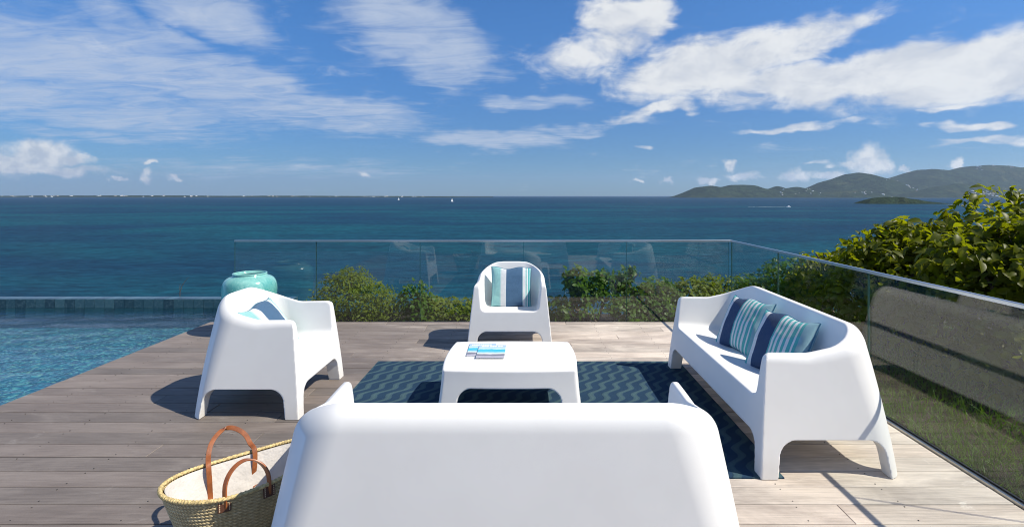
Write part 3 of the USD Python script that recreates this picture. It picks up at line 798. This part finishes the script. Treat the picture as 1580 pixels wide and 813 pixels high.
def cushion_mesh(seed, s=0.215, t=0.078, n=34):
    u = np.sin(np.linspace(-1, 1, n) * PI / 2)
    U, V = np.meshgrid(u, u, indexing='ij')
    X = s * U * (1 - 0.055 * (1 - V ** 2)); Y = s * V * (1 - 0.055 * (1 - U ** 2))
    T = t * ((1 - U ** 2) * (1 - V ** 2)) ** 0.36
    X = X * (1 - 0.02 * V ** 2 * (1 - np.abs(U)) ); Y = Y - 0.010 * np.cos(U * 5 + seed) * np.abs(V)
    w = meshkit.fbm(np.stack([U * 2.2, V * 2.2, 0 * U], -1) + seed * 7.7, 3, seed) - .5
    out = []
    for sg in (1, -1):
        out.append(np.stack([X, Y, sg * (T + 0.004) * (1 + 0.35 * w) + 0.012 * w * (1 - (U * V) ** 2) * 0], -1))
    v1, q1 = grid_mesh(out[0]); v2, q2 = grid_mesh(out[1]); o = len(v1)
    i = np.arange(o).reshape(n, n); rim = np.concatenate([i[:, 0], i[-1, 1:], i[-2::-1, -1], i[0, -2:0:-1]]); nx = np.roll(rim, -1)
    seam = np.array([v1[k] * (1.012, 1.012, 0) for k in rim])
    return (np.vstack([v1, v2]), np.vstack([q1, q2[:, ::-1] + o, np.stack([rim, rim + o, nx + o, nx], 1)])), seam


def cushion(label, mat, M, seed, group):
    x = UsdGeom.Xform.Define(stage, numbered('/World', 'cushion'))
    x.AddTransformOp().Set(Gf.Matrix4d(*np.asarray(M).T.ravel().tolist()))
    t = tag(x, label, 'cushion', group)
    mesh, seam = cushion_mesh(seed)
    obj('cover', mesh, mat, t, smooth=True)
    obj('piping', tube(np.vstack([seam, seam[:2]]), 0.0042, 6), PIPE, t, smooth=True)


PIPE = simple('cushion_piping', (0.05, 0.16, 0.24), 0.8)


def pose(loc, facing, lean, roll=0.0):
    """Cushion local z (its face) towards the horizontal angle "facing", leaning back by "lean", its x to the viewer's right when seen from the front."""
    n = np.array([math.cos(facing) * math.cos(lean), math.sin(facing) * math.cos(lean), math.sin(lean)])
    xr = np.array([-math.sin(facing), math.cos(facing), 0.0]); up = np.cross(n, xr)
    c, s = math.cos(roll), math.sin(roll)
    M = np.eye(4); M[:3, 0], M[:3, 1], M[:3, 2], M[:3, 3] = c * xr + s * up, -s * xr + c * up, n, loc
    return M


cushion('square cushion with pale turquoise, white and slate blue stripes on the far armchair', S_CHAIR, pose((-0.185, 5.43, .570), -PI / 2, .24), 1, 'striped cushions')
cushion('square cushion with turquoise and slate blue stripes lying back in the left armchair', S_CHAIR, pose((-2.04, 3.93, .525), -0.10, .58, 0.12), 2, 'striped cushions')
cushion('navy and turquoise striped cushion on the right sofa, the farther of the two', S_SOFA, pose((1.69, 3.90, .555), PI + .30, .50, .04), 3, 'striped cushions')
cushion('navy and turquoise striped cushion on the right sofa, the nearer one leaning behind the arm', S_SOFA, pose((1.705, 3.375, .55), PI + .36, .46, -.03), 4, 'striped cushions')

# ------------------------------------------------------------------ magazines
def magazine(label, x, y, z, rz, seed):
    t = thing('magazine', label, 'magazine', (x, y, z), rz, 'magazines on the table')
    obj('pages', box(-.103, .1035, -.148, .148, 0.0006, .0052), PAPER, t)
    obj('front_cover', box(-.105, .105, -.15, .15, .0053, .0060), m_cover(f'beach_cover_{seed}', seed), t)
    obj('back_cover', box(-.105, .105, -.15, .15, 0, .0005), PAPER, t)
    obj('spine', box(-.1066, -.1052, -.15, .15, 0, .0061), simple(f'spine_{seed}', (.12, .2, .26), .5), t)
    r = random.Random(seed); xx_ = -.085; ms = []
    while xx_ < .07:
        w = r.uniform(.009, .02); ms.append(box(xx_, xx_ + w, .105, .128, .0061, .0064)); xx_ += w + r.choice([.003, .003, .012])
    obj('title', cat_(ms), INK, t)


magazine('magazine with a turquoise beach cover, the lower one partly covered', -0.360, 3.87, .3708, 0.02, 1)
magazine('magazine with a turquoise beach cover, lying on top in front', -0.280, 3.808, .3778, 0.0, 2)

# ------------------------------------------------------------------ jar
pr = [(0, 0), (.17, 0), (.185, .012), (.21, .08), (.245, .20), (.268, .32), (.280, .43), (.283, .50), (.274, .565), (.250, .612), (.212, .640), (.183, .650), (.176, .656), (.178, .664), (.176, .672), (.164, .674),
      (.154, .668), (.150, .652), (.165, .635), (.235, .58), (.258, .47), (.24, .3), (.15, .03), (0, .025)]
pr = np.array(pr); tt = np.concatenate([[0], np.cumsum(np.linalg.norm(np.diff(pr, axis=0), axis=1))])
from scipy.interpolate import PchipInterpolator
ts = np.linspace(0, tt[-1], 110); prs = np.stack([PchipInterpolator(tt, pr[:, 0])(ts), PchipInterpolator(tt, pr[:, 1])(ts)], 1); prs[:, 0] = np.maximum(prs[:, 0], 1e-4)
jt = thing('glazed_jar', 'big turquoise glazed ceramic jar standing behind the left armchair', 'jar', (-3.19, 5.72, 0.0015))
JM = m_glaze()
obj('vessel', revolve(prs, 64), JM, jt, smooth=True)
obj('rim', (lambda m_: (np.array(m_.vertices) + (0, 0, .676), np.array(m_.faces)))(trimesh.creation.torus(.170, .0095, 64, 12)), JM, jt, smooth=True)

# ------------------------------------------------------------------ straw bag
BA = math.radians(43)
bag = thing('straw_bag', 'woven straw market bag with cream lining and tan leather handles on the deck', 'bag', (-1.275, 2.25, 0.0), BA)
HBAG = 0.338


def bag_pt(th, s, inset=0.0):                          # s 0 bottom .. 1 rim
    a = (0.185 + 0.125 * s ** 0.8) - inset; b = (0.095 + 0.085 * s ** 0.9) - inset
    ct, st_ = np.cos(th), np.sin(th)
    e = 0.86
    x = a * np.sign(ct) * np.abs(ct) ** e; y = b * np.sign(st_) * np.abs(st_) ** (e * 1.05)
    z = HBAG * s + 0.022 * s * (np.abs(ct) ** 2 - .5) + 0.0 * th
    y = y * (1 + 0.05 * s * np.sin(3 * th + 1)); x = x + 0.008 * np.sin(2 * th) * s
    return np.stack([x, y, z], -1)


nt, ns = 120, 110
th = np.linspace(0, 2 * PI, nt + 1); s = np.linspace(0, 1, ns)
S_, TH_ = np.meshgrid(s, th, indexing='ij')
ROWS = 21.0
bulge = 0.0030 * np.abs(np.sin(S_ * ROWS * PI)) ** 0.6
P = bag_pt(TH_, S_, -0.0 - bulge)
uv = np.stack([TH_ / (2 * PI) * 100, S_ * ROWS], -1).reshape(-1, 2)
v, q = grid_mesh(P)
obj('straw_body', trimesh.Trimesh(*meshkit.arrays((v, q[:, ::-1]))[:2], process=False), STRAW, bag, smooth=True, uv=uv)
bt = bag_pt(th[:-1], np.zeros(nt)); obj('straw_base', trimesh.Trimesh(np.vstack([bt + (0, 0, .002), [(0, 0, .002)]]), [(i, (i + 1) % nt, nt) for i in range(nt)], process=False), ROPE, bag)
S2, T2 = np.meshgrid(np.linspace(0.02, .985, 50), th, indexing='ij')
wr = 0.010 * (meshkit.fbm(np.stack([np.cos(T2) * 2.5, np.sin(T2) * 2.5, S2 * 2.2], -1) + 5, 3, 4) - .5) * np.sin(np.clip(S2, 0, 1) * PI)
P = bag_pt(T2, S2, 0.010 + wr + .004); obj('lining', grid_mesh(P), LINEN, bag, smooth=True)
bt = bag_pt(th[:-1], np.full(nt, .02), .012); obj('lining_base', trimesh.Trimesh(np.vstack([bt + (0, 0, .004), [(0, 0, .012)]]), [(i, (i + 1) % nt, nt) for i in range(nt)], process=False), LINEN, bag)
rp = bag_pt(th, np.ones(nt + 1)); fr_ = np.linspace(0, 1, 3 * nt + 1)
rp = np.stack([np.interp(fr_, np.linspace(0, 1, nt + 1), rp[:, k]) for k in range(3)], 1)
obj('braided_rim', tube(rp, 0.0085 * (1 + .18 * np.sin(np.arange(len(rp)) * 2.1)), 8), ROPE, bag, smooth=True)


def strap(points, w=0.0105, t=0.0032, n=46, wide=None):
    """A leather strap: a flat band swept along a smooth curve; "wide" is the direction of its width."""
    pts = np.array(points, float); L = np.concatenate([[0], np.cumsum(np.linalg.norm(np.diff(pts, axis=0), axis=1))])
    from scipy.interpolate import CubicSpline
    c = CubicSpline(L, pts); k = np.linspace(0, L[-1], n); p = c(k); t_ = c(k, 1); t_ /= np.linalg.norm(t_, axis=1, keepdims=True)
    wd = np.broadcast_to(np.asarray(wide, float), p.shape); wd = wd - (wd * t_).sum(1, keepdims=True) * t_; wd /= np.linalg.norm(wd, axis=1, keepdims=True)
    nn = np.cross(t_, wd)
    ring = [(-1, -.6), (-.9, -1), (.9, -1), (1, -.6), (1, .6), (.9, 1), (-.9, 1), (-1, .6)]
    P = np.stack([p + wd * w * a + nn * t * b for a, b in ring] + [p + wd * w * ring[0][0] + nn * t * ring[0][1]], 1)
    v, q = grid_mesh(P); m_ = trimesh.Trimesh(*meshkit.arrays((v, q))[:2], process=False); return m_


# bag-local: +x along the opening away from the camera to the right, +y towards the back left, -y the front panel
bk_ = lambda x, up, o=0.0: (x, 0.172 * math.sqrt(max(0, 1 - (x / .31) ** 2)) + o, HBAG + up)
fr_a = lambda x, up, o=0.0: (x, -0.172 * math.sqrt(max(0, 1 - (x / .31) ** 2)) + o, HBAG + up)
bk = lambda x, up, o=0.0: bk_(x * .72 - .025, up, o)
fr = lambda x, up, o=0.0: fr_a(x * .66 - .035, up, o)
h1 = thing('handle', parent=bag)
obj('strap', strap([bk(-.125, -.16, -.045), bk(-.125, -.06, -.028), bk(-.125, .012, -.004), bk(-.118, .018, .022), bk(-.105, .045, .045), bk(-.06, .085, .07), bk(.006, .104, .080), bk(.07, .085, .07), bk(.117, .045, .045), bk(.13, .018, .022), bk(.137, .012, -.004), bk(.137, -.06, -.028), bk(.137, -.16, -.045)], wide=(1, 0.0, 0.25), n=80), LEATHER, h1, smooth=40)
h2 = thing('handle', parent=bag)
obj('strap', strap([fr(-.125, -.05, -.012), fr(-.125, .0, -.014), fr(-.120, .035, -.004), fr(-.078, .082, .02), fr(-.0, .104, .034), fr(.078, .082, .02), fr(.120, .035, -.004), fr(.125, .0, -.014), fr(.125, -.05, -.012)], wide=(-.55, 1, 0.0), n=70), LEATHER, h2, smooth=40)
for xq in (-.125, .125):
    pt = np.array(fr(xq, -.035, -.012)); ang = math.atan2((xq * .66 - .035) * .172 / .31 ** 2, 1) * 1.0
    b_ = cat_([cbox(-.024, .024, -.028, .028, 0, .005, .0015)]); b_.apply_transform(trimesh.transformations.rotation_matrix(PI / 2, (1, 0, 0)))
    b_.apply_transform(trimesh.transformations.rotation_matrix(-.12, (1, 0, 0))); b_.apply_transform(trimesh.transformations.rotation_matrix(ang * .9, (0, 0, 1))); b_.apply_translation(pt)
    pa = obj('patch', b_, DARK_LEATHER, bag)
    st = []
    for r_ in (-1, 1):
        for k in range(6):
            s1 = box(-.002, .002, -.0026, .0026, .005, .0058); s1.apply_translation((r_ * .0175 , -.02 + k * .008, 0)); st.append(s1)
    st = cat_(st); st.apply_transform(trimesh.transformations.rotation_matrix(PI / 2, (1, 0, 0))); st.apply_transform(trimesh.transformations.rotation_matrix(-.12, (1, 0, 0)))
    st.apply_transform(trimesh.transformations.rotation_matrix(ang * .9, (0, 0, 1))); st.apply_translation(pt)
    obj('stitches', st, STITCH, pa, kind='stuff')

# ------------------------------------------------------------------ plants
def leaf_shape(n=3, width=0.5, fold=0.25, curl=0.25):
    """A leaf along +y, 1 long: two halves folded along the midrib."""
    t = np.linspace(0, 1, n + 2); w = width / 2 * np.sin(PI * np.clip(t, 0, 1) ** 0.85) ** 0.8
    mid = np.stack([0 * t, t, -curl * t ** 2], 1)
    v, f = [mid[0]], []
    v = list(mid); L = len(mid)
    for sgn in (-1, 1):
        o = len(v)
        for k in range(1, L - 1): v.append((sgn * w[k], t[k], -curl * t[k] ** 2 + fold * w[k]))
        ed = [0] + [o + k for k in range(L - 2)] + [L - 1]
        for k in range(L - 1):
            a, b, c, d = k, k + 1, ed[k + 1], ed[k]
            for tri in ((a, d, c), (a, c, b)):
                if len(set(tri)) == 3: f.append(tri if sgn < 0 else tri[::-1])
    return np.array(v, float), np.array(f)


def frames(nrm, rng_):
    nrm = nrm / np.linalg.norm(nrm, axis=1, keepdims=True)
    r = rng_.normal(size=nrm.shape); y = r - (r * nrm).sum(1, keepdims=True) * nrm; y /= np.linalg.norm(y, axis=1, keepdims=True)
    return np.cross(y, nrm), y, nrm


def leaves(pos, nrm, size, shape, rng_, droop=0.0):
    x, y, z = frames(nrm, rng_)
    if droop:
        y = y + np.array([0, 0, -droop]); y -= (y * z).sum(1, keepdims=True) * z * .5; y /= np.linalg.norm(y, axis=1, keepdims=True); x = np.cross(y, z); x /= np.linalg.norm(x, axis=1, keepdims=True); z = np.cross(x, y)
    v, f = shape
    P = pos[:, None] + size[:, None, None] * (v[None, :, 0:1] * x[:, None] + v[None, :, 1:2] * y[:, None] + v[None, :, 2:3] * z[:, None])
    Fc = f[None] + (np.arange(len(pos)) * len(v))[:, None, None]
    return P, Fc


def crown_points(clumps, dens, rng_, shell=0.45):
    P, N = [], []
    for (x, y, z, rx, ry, rz) in clumps:
        n = int(dens * (rx * ry + ry * rz + rx * rz) * 4)
        d = rng_.normal(size=(n, 3)); d /= np.linalg.norm(d, axis=1, keepdims=True)
        r = 1 - shell * rng_.random(n) ** 1.6
        r = r * (0.78 + 0.5 * (meshkit.noise(d * 2.4 + np.array([x, y, z]) * 3, 5)[:]))
        p = d * r[:, None] * (rx, ry, rz) + (x, y, z)
        P.append(p); N.append(d * 0.7 + np.array([0.45, -.25, 0.60]) + rng_.normal(size=(n, 3)) * 0.55)
    return np.vstack(P), np.vstack(N)


def shrub(name, label, cat, clumps, dens, size, shape, mat, seed, group=None, n_parts=0, droop=0.0, shell=0.45, stems=5, part_name='leaf', shoots=0, gap=0.0):
    r = np.random.default_rng(seed)
    base = np.mean([(c[0], c[1]) for c in clumps], axis=0); bz = float(land_z(np.array(base[0]), np.array(base[1]))) - .03
    t = thing(name, label, cat, (base[0], base[1], bz), 0, group)
    org = np.array([base[0], base[1], bz])
    p, n = crown_points(clumps, dens, r, shell)
    ok = (p[:, 2] > bz + 0.03) & ~((p[:, 1] < 6.27) & (p[:, 0] < 2.58)) & (p[:, 1] > 0)
    p, n = p[ok], n[ok]
    if gap:
        k_ = meshkit.noise(p * 3.2 + seed, seed) > gap; p, n = p[k_], n[k_]
    sz = size * r.uniform(.42, 1.3, len(p))
    tr = []
    if shoots:
        up_ = np.argsort(-(p[:, 2] * 1.0 - p[:, 1] * .1 + r.random(len(p)) * .55))[:shoots * 12]
        sp_, sn_, ss_ = [], [], []
        for k in r.choice(up_, shoots, replace=False):
            dr = np.array([r.normal() * .35, r.normal() * .3, 1.0]); dr /= np.linalg.norm(dr); L_ = size * r.uniform(0.8, 1.7)
            b_ = p[k] - dr * size * 1.0; tr.append(tube([b_ - org, b_ + dr * L_ * .6 - org, b_ + dr * L_ + (r.normal() * .02, 0, 0) - org], [size * .035, size * .028, size * .012], 5))
            for q in range(9):
                a_ = q * 2.4 + r.random(); o_ = np.array([math.cos(a_), math.sin(a_), 0])
                sp_.append(b_ + dr * L_ * (.25 + .75 * q / 8)); sn_.append(dr * 1.1 + o_ * -.5 + r.normal(size=3) * .35); ss_.append(size * r.uniform(.7, 1.2) * (1 - .035 * q))
        p, n, sz = np.vstack([p, sp_]), np.vstack([n, sn_]), np.concatenate([sz, ss_])
    P, Fc = leaves(p - org, n, sz, shape, r, droop)
    if n_parts:
        eye = np.array([0, 0, H]); dist = np.linalg.norm(p - eye, axis=1)
        near = np.argsort(dist * r.uniform(.9, 1.1, len(p)))[:0]
        c = np.array([(q[0], q[1], q[2]) for q in clumps]); rad = np.array([q[3:6] for q in clumps])
        # outermost leaves that face the terrace
        e = np.min([np.linalg.norm((p - c[k]) / rad[k], axis=1) for k in range(len(c))], axis=0)
        score = dist - 1.6 * e
        near = np.argsort(score)[:n_parts]
        for k in near: obj(part_name, trimesh.Trimesh(P[k], shape[1], process=False), mat, t, smooth=True)
        keep = np.ones(len(p), bool); keep[near] = False; P, Fc = P[keep], Fc[:keep.sum()]
    r2 = random.Random(seed)
    for k in range(stems):
        c = clumps[k % len(clumps)]; e = np.array([c[0], c[1], c[2]]) - org
        b = np.array([r2.uniform(-.12, .12), r2.uniform(-.12, .12), 0]); b[:2] += e[:2] * .35
        mid = (b + e) / 2 + np.array([r2.uniform(-.1, .1), r2.uniform(-.1, .1), .0])
        obj('stem', tube([b, b * .7 + mid * .3, mid, e * .8 + mid * .2, e + (r2.uniform(-.2, .2), 0, c[5] * .5)], np.array([.026, .022, .017, .012, .005]) * (1 + size * 4), 6), BARK, t, smooth=True)
    if tr: obj('twigs', cat_(tr), BARK, t, smooth=True, kind='stuff')
    obj('crown', (P.reshape(-1, 3), Fc.reshape(-1, 3)), mat, t, smooth=True, kind='stuff')
    return t


SMALL = leaf_shape(1, .38, .3, .1); MID = leaf_shape(2, .62, .3, .2); BIG = leaf_shape(3, .56, .35, .28)


def at(px, py, Y): return (px - CX) / F * Y, Y, H - (py - CY) / F * Y


def cl(px, py, Y, w, h, d=None):                        # a clump whose middle shows at this pixel, half sizes in pixels
    x, y, z = at(px, py, Y); k = Y / F
    return (x, y, z, w * k, (d or w) * k, h * k)


far_g = 'bushes beyond the far glass'
shrub('bush', 'rounded olive-green small-leaved bush behind the glass, right of the left armchair', 'bush',
      [cl(545, 462, 7.1, 58, 46), cl(505, 480, 7.0, 34, 34), cl(585, 470, 7.2, 44, 40), cl(540, 437, 7.2, 34, 24), cl(605, 485, 7.0, 30, 30)], 760, .062, SMALL, LEAF_SMALL, 21, far_g, shell=.55, shoots=46, gap=.26)
shrub('bush', 'small dark round-leaved bush beside the olive bush behind the glass', 'bush', [cl(642, 462, 7.0, 26, 28), cl(650, 485, 6.9, 24, 22)], 520, .068, MID, LEAF_MID, 22, far_g, shoots=10)
shrub('bush', 'low leafy bush behind the glass just left of the far armchair', 'bush', [cl(690, 482, 7.0, 42, 22), cl(665, 472, 7.2, 24, 18), cl(735, 482, 7.0, 40, 22), cl(790, 490, 7.1, 40, 16)], 640, .060, MID, LEAF_SMALL, 23, far_g, shoots=30, gap=.3)
shrub('bush', 'tall clump of glossy green leaves behind the glass right of the far armchair', 'bush', [cl(890, 434, 7.0, 20, 24), cl(930, 440, 7.1, 26, 22), cl(905, 458, 7.0, 26, 16), cl(868, 478, 7.0, 30, 20)], 520, .085, MID, LEAF_MID, 24, far_g, shoots=18, gap=.3)
shrub('bush', 'bright green bush behind the glass in the middle of the right-hand far panels', 'bush', [cl(968, 432, 7.2, 22, 18), cl(985, 455, 7.1, 40, 26), cl(1020, 452, 7.2, 34, 24), cl(965, 478, 6.8, 30, 20), cl(1015, 480, 6.9, 40, 20)], 540, .080, MID, LEAF_MID, 25, far_g, shoots=26, gap=.3)
shrub('bush', 'low dense bush behind the far corner of the right sofa', 'bush', [cl(1070, 455, 7.3, 44, 26), cl(1120, 450, 7.6, 50, 26), cl(1060, 480, 7.0, 36, 18)], 600, .066, MID, LEAF_SMALL, 26, far_g, shoots=30, gap=.3)
shrub('bush', 'small seedling of pale leaves in the dark soil right of the far armchair', 'bush', [cl(908, 482, 6.6, 16, 10)], 500, .06, MID, LEAF_MID, 27, far_g, stems=2)
shrub('bush', 'dark hedge bush outside the corner of the glass', 'bush', [cl(1170, 452, 7.4, 40, 28), cl(1215, 440, 7.3, 44, 42), cl(1255, 440, 7.0, 44, 40), cl(1215, 480, 6.9, 44, 30), cl(1165, 485, 6.9, 30, 18)], 560, .075, MID, LEAF_MID, 28, far_g, shoots=26, gap=.25)
# the tall hedge on the right
hg = 'large-leaved shrubs along the right side'
shrub('shrub', 'yellow-green shrub at the far end of the tall hedge, the smallest of it', 'shrub', [cl(1275, 405, 6.8, 42, 28), cl(1300, 430, 6.6, 50, 40), cl(1260, 440, 6.7, 40, 36)], 250, .10, BIG, LEAF_BIG, 31, hg, 60, .6, shoots=26, gap=.32)
shrub('shrub', 'broad glossy large-leaved shrub in the middle of the tall right hedge', 'shrub', [cl(1385, 385, 5.9, 62, 42), cl(1340, 405, 6.1, 46, 34), cl(1430, 380, 5.8, 62, 40), cl(1400, 430, 5.6, 80, 60), cl(1460, 420, 5.4, 70, 60), cl(1390, 352, 6.0, 24, 18), cl(1340, 450, 5.9, 60, 50), (4.6, 5.3, .2, .7, .6, .5), (4.1, 6.1, .2, .6, .5, .5), (5.4, 5.6, .8, .8, .8, .8)], 270, .108, BIG, LEAF_BIG, 32, hg, 140, .6, stems=12, shoots=60, gap=.32)  # the last clump is added at the back to shade the ground
shrub('shrub', 'tallest large-leaved shrub at the right edge reaching above the sea horizon', 'shrub', [cl(1550, 385, 4.9, 58, 42), cl(1500, 398, 5.0, 56, 50), cl(1580, 415, 4.6, 80, 76), cl(1520, 420, 4.7, 80, 60), cl(1665, 405, 4.5, 90, 75), cl(1565, 366, 4.9, 30, 20), (4.75, 4.35, .95, .57, .5, .47), (4.0, 2.4, .62, .55, .5, .72), (4.0, 1.9, .62, .55, .6, .72), (4.5, 4.3, .2, .6, .55, .5), (5.6, 4.2, .7, .9, .9, .9)], 260, .114, BIG, LEAF_BIG, 33, hg, 100, .6, stems=12, shoots=60, gap=.32)  # hindmost clump added only to cast shade on the ground outside the glass

# lawn strip outside the right glass
r = np.random.default_rng(77)
n = 26000
gxp = 2.60 + 2.9 * r.random(n) ** 1.25; gyp = 1.2 + 6.4 * r.random(n)
clump = meshkit.fbm(np.stack([gxp, gyp, 0 * gxp], -1) * 1.3, 3, 8)
ok = clump > 0.40; gxp, gyp = gxp[ok], gyp[ok]
gz = land_z(gxp, gyp) - .004
blade = (np.array([(-.5, 0, 0), (.5, 0, 0), (.32, .55, .06), (-.32, .55, .06), (0, 1, .3)]) * (.075, 1, 1), np.array([(0, 1, 2), (0, 2, 3), (3, 2, 4)]))
nr = r.normal(size=(len(gxp), 3)) * (1, 1, .25)
zax = np.array([0, 0, 1.0])
yv = np.stack([r.normal(size=len(gxp)) * .55, r.normal(size=len(gxp)) * .55, np.full(len(gxp), 1.0)], 1); yv /= np.linalg.norm(yv, axis=1, keepdims=True)
xv = np.cross(yv, r.normal(size=yv.shape)); xv /= np.linalg.norm(xv, axis=1, keepdims=True); zv = np.cross(xv, yv)
sz = r.uniform(.05, .13, len(gxp))
P = np.stack([gxp, gyp, gz], 1)[:, None] + sz[:, None, None] * (blade[0][None, :, 0:1] * xv[:, None] + blade[0][None, :, 1:2] * yv[:, None] + blade[0][None, :, 2:3] * zv[:, None])
Fc = blade[1][None] + (np.arange(len(P)) * 5)[:, None, None]
GRASS = m_leaf('grass_blade', [(0, (0.045, 0.10, 0.012)), (.5, (0.10, 0.19, 0.02)), (.88, (0.18, 0.26, 0.04)), (1, (0.28, 0.25, 0.10))], .5, .3, .25)
obj('grass', (P.reshape(-1, 3), Fc.reshape(-1, 3)), GRASS, label='rough grass growing outside the right-hand glass', cat='grass', kind='stuff')

# bare twig behind the pool wall
tw = thing('dry_twig', 'thin bare twig sticking up behind the pool wall', 'twig', (-5.27, 7.55, -1.2))
obj('stem', tube([(0, 0, 0), (.01, 0, .8), (0.0, 0, 1.30), (.03, 0, 1.40), (.075, 0, 1.47), (.14, .0, 1.545)], [.007, .006, .005, .004, .003, .0015], 6), BARK, tw)
obj('side_twig', tube([(0.0, 0, 1.27), (-.004, 0, 1.36), (.004, 0, 1.43)], [.004, .003, .0015], 6), BARK, tw)

# ------------------------------------------------------------------ sea air
g = G()
hz = g.make('sea_air', volume=g.add('principled_volume', 'volume', color=(0.66, 0.82, 1.0), density=2.4e-5, anisotropy=0.3))
obj('haze', box(-31000, 31000, -3000, 31000, SEA - 4.5, 1150), hz, kind='stuff')
